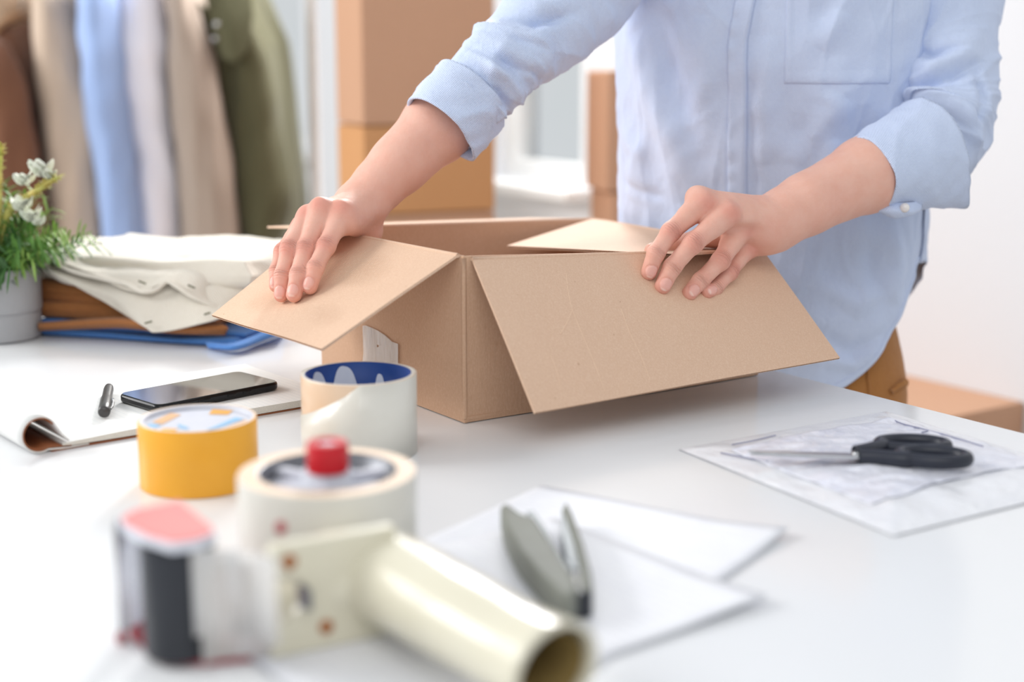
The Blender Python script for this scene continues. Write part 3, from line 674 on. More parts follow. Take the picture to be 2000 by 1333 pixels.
# ------------------------------------------------------------------ materials for the small things
def simple(key, name, rgb, rough=.5, vary=None, scale=30, strength=.5, bump=0, bscale=200, **kw):
    m = M(name, rgb, rough, **kw)
    m.vary(vary or tuple(int(c*.93) for c in rgb), scale, strength)
    if bump: m.nbump(bscale, bump)
    MAT[key] = m.m; return m
def stripes(m, d, freq, lo, rgb, strength=.6, breakup=None):
    dp = m.node('ShaderNodeVectorMath', operation='DOT_PRODUCT'); m.link(m.coord(), dp.inputs[0]); dp.inputs[1].default_value = tuple(d)
    s = m.math('SINE', m.math('MULTIPLY', dp.outputs['Value'], freq))
    if breakup is not None: s = m.math('MULTIPLY', s, m.math('GREATER_THAN', m.noise(breakup[0], breakup[1], 1), breakup[2]))
    m.mixc(s, rgb, 'MIX', strength, lo, 1.0)
simple('orange', 'orange_tape', (240, 172, 52), .35, (232, 160, 40), 25)
simple('peach', 'peach_tape_edge', (238, 212, 186), .5, (230, 200, 170), 40)
simple('cream_tape', 'clear_tape_stack', (222, 219, 210), .35, (214, 209, 198), 30, coat=.2)
simple('tan_tape', 'clear_tape_amber', (228, 200, 172), .3, (222, 186, 152), 40, coat=.2)
simple('blue_core', 'blue_cardboard_core', (16, 64, 138), .5, (12, 52, 118), 60)
simple('white_label', 'white_paper_label', (226, 228, 236), .6, (206, 212, 226), 60)
simple('core_print', 'pale_printed_core', (206, 207, 216), .5, (192, 195, 208), 40)
simple('lt_blue', 'light_blue_print', (140, 188, 224), .5); simple('peach_print', 'peach_print', (222, 176, 130), .5)
simple('red', 'red_plastic', (204, 28, 40), .3, (190, 22, 34), 20)
simple('red_dark', 'dark_red_plastic', (170, 44, 58), .35)
simple('pink', 'worn_pink_red_plastic', (238, 148, 144), .4, (230, 130, 130), 18)
simple('beige', 'cream_plastic', (224, 219, 200), .28, (216, 209, 184), 14, coat=.3)
simple('beige_shade', 'cream_plastic_painted_shade', (150, 128, 78), .6, (120, 98, 56), 30)  # darker copy of the cream plastic, shade of the hollow handle painted in
simple('rust', 'brown_rivet', (168, 98, 40), .5)
simple('black_rubber', 'black_roller', (40, 42, 48), .4, (50, 54, 62), 12)
simple('grey_blade', 'dark_grey_steel', (120, 122, 128), .35, metal=.5)
m = M('clear_plastic_sheet', (225, 228, 236), .18, .5, trans=.75, ior=1.1); m.vary((206, 208, 218), 40, .7); m.nbump(35, .002); MAT['clear'] = m.m
m = M('clear_tape_film', (240, 240, 240), .22, .6, alpha=.62); m.vary((215, 205, 195), 120, .6, (1, 1, .2)); m.nbump(60, .004, (1, 1, .2)); MAT['film'] = m.m
simple('paper', 'white_paper', (243, 243, 246), .7)
simple('page', 'notebook_page', (232, 232, 230), .7)
simple('page_edge', 'page_block_edge', (224, 222, 214), .8, (200, 196, 186), 900, .6)
simple('kraft', 'brown_notebook_cover', (150, 92, 58), .6, (130, 76, 46), 40)
simple('phone', 'black_phone_glass', (16, 17, 20), .05, (20, 22, 28), 20, .3, coat=1.0, spec=1.0)
simple('phone_frame', 'black_phone_frame', (34, 34, 36), .2, (44, 44, 46), 20, .4, metal=.6)
simple('pen', 'dark_grey_pen', (66, 64, 64), .35); simple('steel', 'brushed_steel', (196, 198, 200), .28, (170, 172, 176), 60, .5, metal=.9)
simple('black_plastic', 'black_scissor_handle', (38, 41, 52), .38, (46, 50, 62), 30)
simple('grey_plastic', 'olive_grey_plastic', (130, 132, 124), .6, (116, 118, 108), 25)
simple('pot', 'grey_plant_pot', (172, 173, 176), .55, (162, 163, 166), 25, bump=.0003)
simple('soil', 'dark_soil', (70, 56, 42), .95, (48, 38, 28), 200, .8, bump=.002)
def veg(k, n, a, b): simple(k, n, a, .5, b, 60, .7, sss=.0)
veg('leaf1', 'green_leaf', (92, 136, 58), (66, 108, 40)); veg('leaf2', 'light_green_leaf', (148, 180, 92), (118, 156, 66)); veg('leaf3', 'dark_green_leaf', (58, 98, 44), (40, 76, 32))
veg('spike', 'yellow_green_flower_stem', (196, 200, 116), (204, 166, 92)); simple('petal', 'white_petal', (240, 242, 232), .6, (226, 232, 206), 80)
# ------------------------------------------------------------------ torn tape on the carton
pts = [(708, 637), (716, 636), (727, 641), (738, 646), (752, 655), (766, 668), (778, 672), (778, 722), (742, 735), (706, 728), (710, 690)]
pl0 = P0-EB*.0046; quad = np.array([onplane(x, y, pl0, -EB) for x, y in pts])
cc = quad.mean(0); rings = [cc+(quad-cc)*k for k in (1, .8, .6, .4, .2, .05)]
tg = np.array(rings); tg = tg-EB*(.0007*np.abs(vnoise(tg*A3(1, 1, .3), 500, 3)))[..., None]
obj('torn_tape', gridf(tg, closev=True), MAT['film'], box)['label'] = 'torn strip of clear tape'
# ------------------------------------------------------------------ tape rolls on the table
def ring_tape(c, r, ri, h, outer, rim, inner, e, z0=0.0):
    obj('tape_layers', lathe([(r, z0+.0005), (r, z0+h*.5), (r, z0+h-.0008), (r-.0006, z0+h)], c, 72), outer, e)
    obj('tape_edge', lathe([(r-.0006, z0+h), (ri+.002, z0+h)], c, 72), rim, e); obj('tape_edge', lathe([(r, z0+.0005), (ri, z0+.0005)], c, 72), rim, e)
    obj('core', lathe([(ri+.002, z0+h), (ri, z0+h-.0005), (ri, z0+h*.5), (ri, z0+.0006)], c, 72), inner, e)
wc = at(701, 800, 1.202); wc[2] = TZ
e = tag(empty('tape_roll', wc), 'clear packing tape roll with blue core standing beside the carton', 'tape')
ring_tape(wc, .0495, .0440, .0700, MAT['tan_tape'], MAT['cream_tape'], MAT['blue_core'], e)
# outer winding whose cut end runs diagonally down the left
tl = np.array([t for t in np.linspace(-math.pi*.98, math.pi*.98, 120)]); cam_dir = math.atan2(-wc[1], -wc[0])
aa = cam_dir+tl; rgt = A3(math.cos(cam_dir), math.sin(cam_dir), 0)
side = np.array([[math.cos(x), math.sin(x)] for x in aa])@np.array([1, 0])   # -1 left .. 1 right in the picture
facing = np.cos(tl) > -.2
top = np.where(facing, np.interp(side, [-1, -.92, -.1, .12, 1], [.034, .038, .0610, .0700, .0700]), .0700)
wrap = np.array([[wc+A3(math.cos(a_), math.sin(a_), 0)*.0502+UZ*(.0004+(t_p-.0006)*k) for k in (0, .5, 1)] for a_, t_p in zip(aa, top)])
obj('tape_end', gridf(wrap), MAT['cream_tape'], e, solid=.0006)
for a0, w_, zt, zb in ((1.95, .26, .067, .015), (1.22, .12, .060, .015), (2.62, .24, .066, .03), (.62+math.pi, .2, .055, .02)):
    g = np.array([[wc+A3(math.cos(a0+s), math.sin(a0+s), 0)*.0436+UZ*(zb+(zt-zb)*k*(1-.35*(abs(s)/w_)**3)+.012*s) for k in np.linspace(0, 1, 8)] for s in np.linspace(-w_, w_, 14)])
    obj('core_label', gridf(g), MAT['white_label'], e)
oc = at(388, 880, 1.108); oc[2] = TZ
e = tag(empty('tape_roll', oc), 'orange packing tape roll with printed core beside the notebook', 'tape')
ring_tape(oc, .0472, .0425, .0540, MAT['orange'], MAT['peach'], MAT['core_print'], e)
dz = .0505
obj('core_cover', lathe([(.0424, dz), (.0001, dz)], oc, 48), MAT['core_print'], e)
def disc_patch(pts, m, nm='print'):
    c = np.array(pts).mean(0); g = np.array([[oc+A3(x, y, 0)*k+A3(c[0], c[1], 0)*(1-k)+UZ*(dz+.0004) for x, y in pts] for k in (1, .5, .02)]); obj(nm, gridf(g, closev=True), m, e)
disc_patch([(.004, .041), (.022, .036), (.020, .022), (.004, .024)], MAT['orange'])
disc_patch([(.012, -.030), (.020, -.022), (.036, .008), (.028, .014)], MAT['lt_blue'])
disc_patch([(.024, -.026), (.031, -.020), (.041, -.002), (.038, .006)], MAT['peach_print'])
disc_patch([(-.014, -.008), (-.004, -.018), (-.001, -.026), (-.010, -.020)], MAT['lt_blue'])
disc_patch([(-.028, .028), (-.018, .022), (-.026, -.010), (-.036, -.002)], MAT['peach_print'])
disc_patch([(-.022, -.022), (-.010, -.024), (-.012, -.036), (-.024, -.032)], MAT['orange'])
disc_patch([(-.036, -.008), (-.026, -.012), (-.030, -.024), (-.037, -.018)], MAT['lt_blue'])
# ------------------------------------------------------------------ notebook, pen, phone
N0 = tab(110, 882); eN = unit(A3(.1892, .1525, 0)); eM = A3(-eN[1], eN[0], 0)
nb = tag(empty('notebook', N0), 'open notebook with its brown cover rolled under at the left', 'notebook')
LNB, DNB = .285, .185
def prof_ext(prof, nseg=10, wob=0.0):
    prof = np.array(prof); return np.array([[N0+eN*x+UZ*z+eM*(DNB*k)+UZ*wob*math.sin(5*k+x*20) for x, z in prof] for k in np.linspace(0, 1, nseg)])
top = [(x, .0058+.0030*math.sin(min(1, x/.11)*math.pi*.5)) for x in np.linspace(.006, LNB, 24)]
bot = [(x, .0020+.0016*math.exp(-x/.05)) for x in np.linspace(LNB, .006, 24)]
g = prof_ext(top+bot); mp = M('ruled_page', (234, 234, 232), .7); stripes(mp, eN, 2*math.pi/.0062, .93, (196, 202, 212), .5); MAT['ruled'] = mp.m
v, f = gridf(g, closev=True); nv = g.shape[1]; f = f+[list(range(nv))[::-1], [(g.shape[0]-1)*nv+j for j in range(nv)]]
o = obj('page_block', (v, f), [MAT['ruled'], MAT['page_edge']], nb, auto=35)
for p in o.data.polygons:
    if abs(p.normal.z) < .6: p.material_index = 1
obj('back_cover', gridf(prof_ext([(x, .0007) for x in np.linspace(-.004, LNB+.002, 12)])), MAT['kraft'], nb, solid=.0011)
cz, cx_, cr = .0172, -.0135, .0158
arc = [(.030, .0014), (.012, .0013)]+[(cx_+cr*math.cos(a_), cz+cr*math.sin(a_)*1.0) for a_ in np.linspace(-1.15, -2*math.pi+.62, 40)]+[(.006, .0085+.006), (.012, .0076)]
obj('rolled_pages', gridf(prof_ext(arc, 12)), MAT['page'], nb, solid=.0012)
arc2 = [(.014, .0030)]+[(cx_+(cr-.0016)*math.cos(a_), cz+(cr-.0016)*math.sin(a_)) for a_ in np.linspace(-1.05, -2*math.pi+.55, 40)]
obj('rolled_cover', gridf(prof_ext(arc2, 12)), MAT['kraft'], nb, solid=.0010)
phz = .0098
def rrect(L, Wd, r, n=8):
    out = []
    for cx, cy, a0 in ((L/2-r, Wd/2-r, 0), (-L/2+r, Wd/2-r, 90), (-L/2+r, -Wd/2+r, 180), (L/2-r, -Wd/2+r, 270)):
        out += [(cx+r*math.cos(math.radians(a0+90*k/n)), cy+r*math.sin(math.radians(a0+90*k/n))) for k in range(n+1)]
    return out
pc = A3(-.3084, 1.3722, TZ+phz); pu = unit(A3(.0979, .1014, 0)); pv = A3(-pu[1], pu[0], 0)
e = tag(empty('smartphone', pc), 'black smartphone lying face up on the notebook', 'phone')
obj('body', prism(rrect(.143, .0725, .0095), pc, pu, pv, .0078), MAT['phone_frame'], e, bevel=.0022, auto=60)
obj('screen', prism(rrect(.1395, .069, .008), pc+UZ*.00775, pu, pv, .0005), MAT['phone'], e, smooth=False)
for s, l in ((.03, .010), (.012, .010), (-.02, .014)): obj('side_button', boxf(pc+pu*s-pv*.0364+UZ*.0042, (l, .0008, .0022), (pu, pv, UZ)), MAT['phone_frame'], e, bevel=.0003)
pa, pb = tab(203, 806, .0155), tab(213, 757, .0155); pd = unit(pb-pa); e = tag(empty('pen', pa-UZ*.0060), 'dark grey capped pen lying on the notebook beside the phone', 'pen')
ps = lambda s: pa+pd*s; PL = np.linalg.norm(pb-pa)
obj('cap', lathe([(.0001, 0), (.0042, .0002), (.0056, .002), (.0058, .02), (.0058, .050), (.0054, .052)], pa, 24, pd), MAT['pen'], e)
obj('barrel', lathe([(.0052, .052), (.0050, .06), (.0050, PL-.012), (.0044, PL-.002), (.0034, PL), (.0001, PL)], pa, 24, pd), MAT['pen'], e)
psd = unit(np.cross(pd, UZ)); obj('clip', tube([ps(s)+psd*.0062*k+UZ*.002 for s, k in ((.004, .9), (.012, 1.12), (.03, 1.15), (.044, 1.0))], .0013, 8), MAT['steel'], e)
# ------------------------------------------------------------------ folded clothes
MAT['cream'] = cloth('cream_linen', (225, 218, 205), (215, 206, 191), (231, 225, 215), wr=.002, wscale=40, weave=2200)
MAT['brown_fold'] = cloth('brown_chino_folded', (164, 106, 62), (140, 86, 48), (178, 122, 76), wr=.003, wscale=30)
MAT['blue_fold'] = cloth('bright_blue_cotton', (84, 136, 206), (66, 116, 190), (104, 152, 214), wr=.003, wscale=40)
f1 = unit(A3(.260, -.0765, 0)); f2 = A3(-f1[1], f1[0], 0); FL = A3(-.5815, 1.7275, TZ)
def slab(x0, x1, y0, y1, z0, z1, n=60, p=7, amp=.003, seed=0, edge=.5):
    """soft rounded cushion of cloth in the stack frame (x along its front, y away)"""
    u = np.linspace(-1, 1, n); u = np.sign(u)*(1-(1-np.abs(u))**1.7); U, V_ = np.meshgrid(u, u, indexing='ij'); cx, cy, lx, ly = (x0+x1)/2, (y0+y1)/2, (x1-x0)/2, (y1-y0)/2
    r = np.clip((np.abs(U)**p+np.abs(V_)**p)**(1/p), 0, 1)
    hh = (1-np.clip(np.maximum(np.abs(U)**40, np.abs(V_)**40), 0, 1))**.4
    base = FL+(cx+lx*U)[..., None]*f1+(cy+ly*V_)[..., None]*f2
    nz = vnoise(base, 22, seed)*amp+vnoise(base, 55, seed+1)*amp*.4; zm = (z0+z1)/2
    T = base+(zm+(z1-zm)*hh+nz*(.3+.7*hh))[..., None]*UZ; B_ = base+(np.maximum(zm-(zm-z0)*hh+nz*.4*(hh < .5), 0.0006))[..., None]*UZ
    T, B_ = [X+(f1*(amp*.8*vnoise(X*A3(1, 1, 3), 60, seed+2))[..., None]+f2*(amp*.9*vnoise(X*A3(1, 1, 3), 50, seed+3))[..., None]) for X in (T, B_)]
    v1, fa = gridf(T); v2, fb = gridf(B_); return join((v1, [q[::-1] for q in fa]), (v2, fb))
e = tag(empty('folded_shirt', FL+f1*.13+f2*.13), 'bright blue folded garment at the bottom of the clothes pile', 'folded clothes', 'folded clothes pile')
obj('lower_layer', slab(-.02, .268, .0, .26, .0008, .011, seed=2, amp=.0022), MAT['blue_fold'], e)
obj('upper_layer', slab(-.015, .272, .012, .26, .0085, .0215, seed=5, amp=.003), MAT['blue_fold'], e)
obj('corner_fold', gridf(patch([[tab(400, 668, .008), tab(450, 672, .012), tab(500, 655, .016), tab(530, 640, .02)], [tab(405, 676, .006), tab(458, 680, .010), tab(512, 662, .012), tab(548, 648, .016)], [tab(408, 681, .002), tab(462, 683, .003), tab(517, 664, .003), tab(556, 650, .003)]], 14, 24)), MAT['blue_fold'], e, solid=.002)
e = tag(empty('folded_trousers', FL+f1*.12+f2*.13+UZ*.021), 'brown folded trousers in the middle of the clothes pile', 'folded clothes', 'folded clothes pile')
obj('lower_layer', slab(-.02, .232, .012, .24, .0205, .044, seed=12, amp=.0030), MAT['brown_fold'], e)
obj('upper_layer', slab(-.02, .220, .020, .24, .036, .070, seed=15, amp=.0035), MAT['brown_fold'], e)
obj('fold_edge', gridf(patch([[at(75, 632, 1.72), at(230, 622, 1.69), at(330, 632, 1.672), at(425, 634, 1.66)], [at(75, 637, 1.705), at(225, 630, 1.676), at(330, 641, 1.660), at(445, 640, 1.648)], [at(75, 645, 1.72), at(232, 640, 1.69), at(335, 650, 1.668), at(440, 654, 1.655)]], 12, 40)), MAT['brown_fold'], e, solid=.003)
cs = tag(empty('folded_shirt', FL+f1*.13+f2*.13+UZ*.07), 'cream linen shirt loosely folded on top of the clothes pile', 'folded clothes', 'folded clothes pile')
obj('body', slab(-.035, .270, .030, .26, .066, .098, seed=22, amp=.006), MAT['cream'], cs)
def sheet_px(rows, nu, nv, amp, seed, nm, th=.0016):
    P = patch([[at(*q) for q in r] for r in rows], nu, nv); N = grid_normals(P); P = P+N*(amp*vnoise(P*A3(1, 1, 1.5), 60, seed)+amp*.4*vnoise(P, 140, seed+1))[..., None]
    return obj(nm, gridf(P), MAT['cream'], cs, solid=th)
# lower front hanging over the brown trousers
sheet_px([[(90, 520, 1.73), (175, 545, 1.715), (255, 555, 1.70), (330, 556, 1.69), (400, 560, 1.685), (470, 545, 1.70)],
          [(100, 530, 1.715), (195, 566, 1.70), (265, 585, 1.683), (340, 590, 1.672), (410, 585, 1.668), (480, 560, 1.69)],
          [(112, 538, 1.712), (215, 590, 1.695), (272, 618, 1.668), (345, 624, 1.655), (415, 606, 1.655), (470, 580, 1.68)],
          [(130, 546, 1.715), (230, 606, 1.69), (283, 640, 1.658), (310, 648, 1.648), (420, 626, 1.642), (455, 600, 1.67)]], 40, 60, .0012, 31, 'lower_front')
# upper front with the wavy buttonhole edge
sheet_px([[(150, 470, 1.93), (230, 466, 1.93), (310, 470, 1.93), (400, 464, 1.93), (480, 462, 1.93), (570, 474, 1.93)],
          [(110, 484, 1.82), (200, 492, 1.82), (290, 496, 1.81), (390, 490, 1.80), (470, 490, 1.81), (560, 492, 1.85)],
          [(92, 492, 1.75), (190, 520, 1.735), (275, 530, 1.715), (350, 528, 1.71), (430, 530, 1.72), (540, 520, 1.80)],
          [(90, 496, 1.725), (180, 532, 1.71), (268, 556, 1.69), (330, 545, 1.685), (400, 565, 1.68), (500, 560, 1.76)],
          [(100, 505, 1.715), (190, 542, 1.702), (270, 569, 1.678), (326, 552, 1.680), (395, 588, 1.662), (432, 604, 1.66)]], 60, 90, .0018, 35, 'upper_front')
ed = catmull(np.array([at(*q) for q in ((85, 490, 1.722), (130, 525, 1.708), (205, 546, 1.697), (248, 556, 1.688), (275, 570, 1.675), (303, 567, 1.674), (326, 551, 1.678), (345, 560, 1.672), (378, 581, 1.662), (432, 604, 1.658))]), 70)
obj('placket_edge', tube(ed, .0028, 8), MAT['cream'], cs)
sheet_px([[(85, 500, 1.735), (120, 530, 1.728), (190, 548, 1.715), (250, 556, 1.70)], [(82, 512, 1.728), (120, 542, 1.718), (180, 556, 1.708), (240, 562, 1.70)], [(84, 528, 1.735), (125, 552, 1.725), (165, 560, 1.717), (200, 560, 1.71)]], 16, 40, .001, 39, 'folded_sleeve')
m = simple('bhole', 'dark_buttonhole_thread', (92, 92, 62), .8)
for x, y, d_, dx, dy in ((278, 552, 1.676, 7, 3), (374, 560, 1.664, 7, 3), (290, 630, 1.650, 7, -2), (405, 613, 1.640, 6, -2)):
    obj('buttonhole', tube([at(x-dx, y-dy, d_), at(x, y, d_-.001), at(x+dx, y+dy, d_)], .0011, 6), MAT['bhole'], cs)
# ------------------------------------------------------------------ potted plant
px0 = A3(-.634, 1.722, TZ)
pl_ = tag(empty('potted_plant', px0), 'white flowering plant in a grey pot at the left of the table', 'plant')
obj('pot', lathe([(.0001, .0008), (.0500, .0008), (.0525, .003), (.0532, .034), (.0524, .0352), (.0548, .0362), (.0552, .087), (.0545, .0885), (.0530, .088), (.0522, .07)], px0, 64), MAT['pot'], pl_, auto=40)
obj('soil', lathe([(.0525, .074), (.03, .077), (.0002, .079)], px0, 32), MAT['soil'], pl_)
def leaf(base, d, L, w, droop, n=6):
    d = unit(d); s = unit(np.cross(d, UZ)+1e-4); p = [base+d*L*t+UZ*(-droop*L*t*t) for t in np.linspace(0, 1, n)]
    ww = [w*math.sin(math.pi*(.12+.84*t))**.8 for t in np.linspace(0, 1, n)]
    up = np.cross(s, d); return gridf(np.array([[q-s*a_/2, q+up*a_*.12, q+s*a_/2] for q, a_ in zip(p, ww)]))
rng = random.Random(3)
def sprig(ang, reach, height, matk, nl=20, lw=.0030, ll=.020, seed=0):
    r = random.Random(seed); b = px0+A3(math.cos(ang), math.sin(ang), 0)*r.uniform(.004, .036)+UZ*.078; out = A3(math.cos(ang), math.sin(ang), 0)
    path = [b+out*reach*t**1.5+UZ*(height*(t-.30*t*t*(reach > .06)))+A3(r.uniform(-.002, .002), r.uniform(-.002, .002), 0) for t in np.linspace(0, 1, 8)]
    pp = catmull(path, 24); parts = [tube(pp, np.linspace(.0012, .0006, 24), 5)]
    for k in range(nl):
        i = int(3+20*k/nl); dr = unit(pp[min(i+1, 23)]-pp[max(i-1, 0)]); a_ = k*2.4+r.random()
        sd = unit(np.cross(dr, A3(math.cos(a_), math.sin(a_), .4))); parts.append(leaf(pp[i], dr*.55+sd*.8+UZ*.15, ll*r.uniform(.7, 1.25), lw*r.uniform(.8, 1.3), r.uniform(.05, .5)))
    obj('sprig', join(*parts), MAT[matk], pl_); return pp
for k in range(64):
    ang = k*2.39996+.3; ring = (k % 4)
    sprig(ang, (.014, .036, .060, .074)[ring]*rng.uniform(.7, 1.2), (.100, .088, .068, .045)[ring]*rng.uniform(.75, 1.2), rng.choice(['leaf1', 'leaf1', 'leaf2', 'leaf3']), 26, .0036, .024, seed=k)
for ang, rc, hg, mk in ((-.15, .105, .062, 'leaf1'), (.05, .095, .075, 'leaf2'), (-.45, .085, .055, 'leaf1'), (.35, .10, .05, 'leaf3'), (-.25, .080, .088, 'leaf2'), (-.9, .07, .06, 'leaf1'), (-1.3, .06, .07, 'leaf2')):
    sprig(ang, rc, hg, mk, 34, .0036, .024, seed=int(ang*100)+900)
def spike(pts, nfl, seed):
    r = random.Random(seed); pp = catmull(np.array(pts), 30); root = obj('flower_spike', tube(pp, np.concatenate([np.linspace(.0012, .002, 8), np.linspace(.0050, .0030, 22)]), 8), MAT['spike'], pl_)
    parts = []
    for i in range(9, 30):
        for k in range(6):
            a_ = r.uniform(0, 6.28); d_ = A3(math.cos(a_), math.sin(a_), math.sin(2*a_)*.6); parts.append(leaf(pp[i], d_+unit(pp[i]-pp[i-1])*.8, r.uniform(.008, .013), .0045, .1, 4))
    obj('bract', join(*parts), MAT['spike'], root)
    return pp, root
def flower(c, sz, root, seed):
    r = random.Random(seed); parts = []
    for k in range(9):
        a_ = k*2.4; d_ = unit(A3(math.cos(a_), -.35+math.sin(a_)*.6, .55+.5*r.random())); parts.append(leaf(c, d_, sz*.8*r.uniform(.7, 1.15), sz*.8, -.2, 6))
    obj('flower', join(*parts), MAT['petal'], root)
s1, r1 = spike([px0+A3(.01, -.01, .10), at(18, 412, 1.70), at(60, 380, 1.69), at(112, 346, 1.68)], 3, 4)
for x, y, sz, k in ((47, 362, .022, 1), (82, 345, .026, 2), (96, 350, .017, 5), (42, 412, .023, 3), (62, 432, .022, 4), (75, 440, .015, 6)): flower(at(x, y, 1.682), sz, r1, k)
s2, r2 = spike([px0+A3(-.005, 0, .10), at(-6, 440, 1.70), at(-3, 350, 1.70), at(2, 285, 1.70)], 2, 8)
spike([px0+A3(-.01, 0, .10), at(-40, 420, 1.72), at(-60, 330, 1.73), at(-70, 270, 1.73)], 2, 9)
# ------------------------------------------------------------------ tape dispenser
dc = A3(-.118, .875, TZ)
td = tag(empty('tape_dispenser', A3(-.13, .82, TZ)), 'cream and red handheld tape dispenser lying in the foreground', 'tape dispenser')
pl2 = [tab(250, 1245), tab(290, 1275), tab(330, 1300), tab(405, 1304), tab(540, 1290), tab(757, 1243), A3(-.055, .86, TZ), A3(-.075, .925, TZ), A3(-.125, .94, TZ), A3(-.185, .905, TZ), A3(-.225, .84, TZ)]
v = np.array(pl2); v[:, 2] = TZ+.0006; n = len(v)
obj('side_plate', (np.concatenate([v, v+UZ*.003]), [list(range(n))[::-1], list(range(n, 2*n))]+[[i, (i+1) % n, n+(i+1) % n, n+i] for i in range(n)]), MAT['red_dark'], td, smooth=False, bevel=.0006)
F0, F1 = tab(528, 1290, .003), tab(765, 1240, .003); fu = unit(F1-F0); fv = A3(-fu[1], fu[0], 0); fl = np.linalg.norm(F1-F0)
out = [(0, 0), (fl, 0), (fl+.004, .03), (fl+.004, .066), (.006, .066), (.002, .062), (0, .048), (.016, .046), (.022, .040), (.022, .030), (.016, .022), (0, .020)]
obj('frame', prism(out, F0, fu, UZ, .010, fv), MAT['beige'], td, smooth=False, bevel=.0016)
obj('frame_web', prism([(.004, .010), (fl, .010), (fl-.012, .080), (.012, .080)], F0+UZ*.002, fu, fv, .018, UZ), MAT['beige'], td, smooth=False, bevel=.002)
for x, z in ((.013, .056), (.034, .013)): obj('rivet', lathe([(.0001, .0018), (.0030, .0016), (.0042, .0004), (.0044, -.001)], F0+fu*x+UZ*z-fv*.0004, 20, -fv), MAT['rust'], td)
obj('cutter', boxf(F0+fu*.021+UZ*.034-fv*.001, (.004, .014, .012), (fu, fv, UZ)), MAT['grey_blade'], td, smooth=False, bevel=.0008)
hs, he = tab(785, 1160, .034), tab(1088, 1312, .034); hp = catmull(np.array([F1-fu*.030+fv*.028+UZ*.032, F1-fu*.002+fv*.014+UZ*.033, (hs*.6+he*.4)+UZ*.003, (hs*.25+he*.75)+UZ*.001, he]), 40)
hr = catmull(np.array([[.0235], [.0235], [.0215], [.0205], [.0225]]), 40)[:, 0]; hv_ = tube(hp, hr, 32, cap=False, rb=hr*1.12)
obj('handle', hv_, MAT['beige'], td, solid=.0028, offset=-1)
obj('handle_hollow_shade', join(tube(hp[8:-1], hr[8:-1]-.0032, 32, cap=False, rb=(hr[8:-1]-.0032)*1.12), tube(hp[6:9], hr[6:9]-.0034, 32, cap=True, rb=(hr[6:9]-.0034)*1.12)), MAT['beige_shade'], td)  # dark inner tube and end disc stand in for shade inside the handle
# roll on the hub
obj('tape_layers', lathe([(.0565, .020), (.0570, .022), (.0570, .0765), (.0562, .078)], dc, 72), MAT['cream_tape'], td)
obj('tape_edge', lathe([(.0562, .078), (.0445, .078)], dc, 72), MAT['peach'], td)
obj('core', lathe([(.0445, .0782), (.0425, .0778), (.0420, .03)], dc, 64), MAT['grey_blade'], td)
obj('hub', lathe([(.0395, .060), (.0390, .0685), (.030, .0695), (.0165, .0705), (.0155, .0790), (.0002, .0792)], dc, 48), MAT['core_print'], td)
for k in range(3):
    a_ = k*2.094+.5; d_ = A3(math.cos(a_), math.sin(a_), 0); obj('hub_spoke', boxf(dc+d_*.0285+UZ*.072, (.024, .007, .005), (d_, np.cross(UZ, d_), UZ)), MAT['core_print'], td, smooth=False, bevel=.001)
kc = dc+A3(0.001, -.004, 0)
kn = obj('knob', lathe([(.0120, .079), (.0134, .0800), (.0136, .088), (.0134, .0965), (.0122, .0985), (.0072, .0985), (.0066, .0965)], kc, 40), MAT['red'], td, auto=40)
obj('knob_cap', lathe([(.0066, .0966), (.0040, .0972), (.0002, .0974)], kc, 24), MAT['white_label'], kn)
# roller, its cap, guards and the tape web
rc_ = A3(*(tab(337, 1314)[:2]), TZ)+A3(.0005, .021, 0)
obj('roller', lathe([(.0001, .0045), (.0200, .0045), (.0208, .007), (.0208, .067), (.0200, .0695), (.0001, .0695)], rc_, 40), MAT['black_rubber'], td, auto=40)
cap = [tab(x, y, .076) for x, y in ((232, 1012), (262, 996), (352, 978), (420, 1032), (424, 1044), (385, 1058), (335, 1064), (285, 1050), (236, 1024))]
v = np.array(cap); n = len(v); pr = (np.concatenate([v, v-UZ*.0055]), [list(range(n)), list(range(n, 2*n))[::-1]]+[[i, n+i, n+(i+1) % n, (i+1) % n] for i in range(n)])
cp_ = obj('roller_cap', pr, MAT['white_label'], td, smooth=False, bevel=.001)
c_ = v.mean(0); v2 = c_+(v-c_)*.93+UZ*.0004; obj('cap_top', (np.concatenate([v2, v2+UZ*.0006]), [list(range(n, 2*n))]+[[i, (i+1) % n, n+(i+1) % n, n+i] for i in range(n)]), MAT['pink'], cp_, smooth=False)
web = lambda top_, bot_, nm, mk, th=.0006: obj(nm, gridf(np.stack([catmull(np.array(bot_), 30), catmull((np.array(top_)+np.array(bot_))/2, 30), catmull(np.array(top_), 30)])), MAT[mk], td, solid=th)
gb = [tab(238, 1262, .003), tab(240, 1240, .003), tab(262, 1225, .003), tab(300, 1222, .003)]
web([q+UZ*.070 for q in gb], gb, 'guard', 'clear', .0012)
tb_ = [tab(398, 1300, .006), tab(420, 1290, .006), tab(470, 1284, .006), tab(530, 1282, .006)]
web([q+UZ*.058 for q in tb_], tb_, 'tape_web', 'film')
tb2 = [tab(545, 1265, .03), tab(490, 1245, .02), tab(420, 1240, .02), tab(380, 1245, .02)]
web([q+UZ*.050 for q in tb2], tb2, 'tape_web', 'film')
for x, y, z in ((238, 1258, .004), (516, 1290, .040), (530, 1290, .015), (556, 1262, .072)):
    q = tab(x, y, 0)+UZ*z; obj('red_stud', lathe([(.0001, .004), (.0025, .003), (.0034, 0), (.0025, -.003), (.0001, -.004)], q, 14), MAT['red_dark'], td)
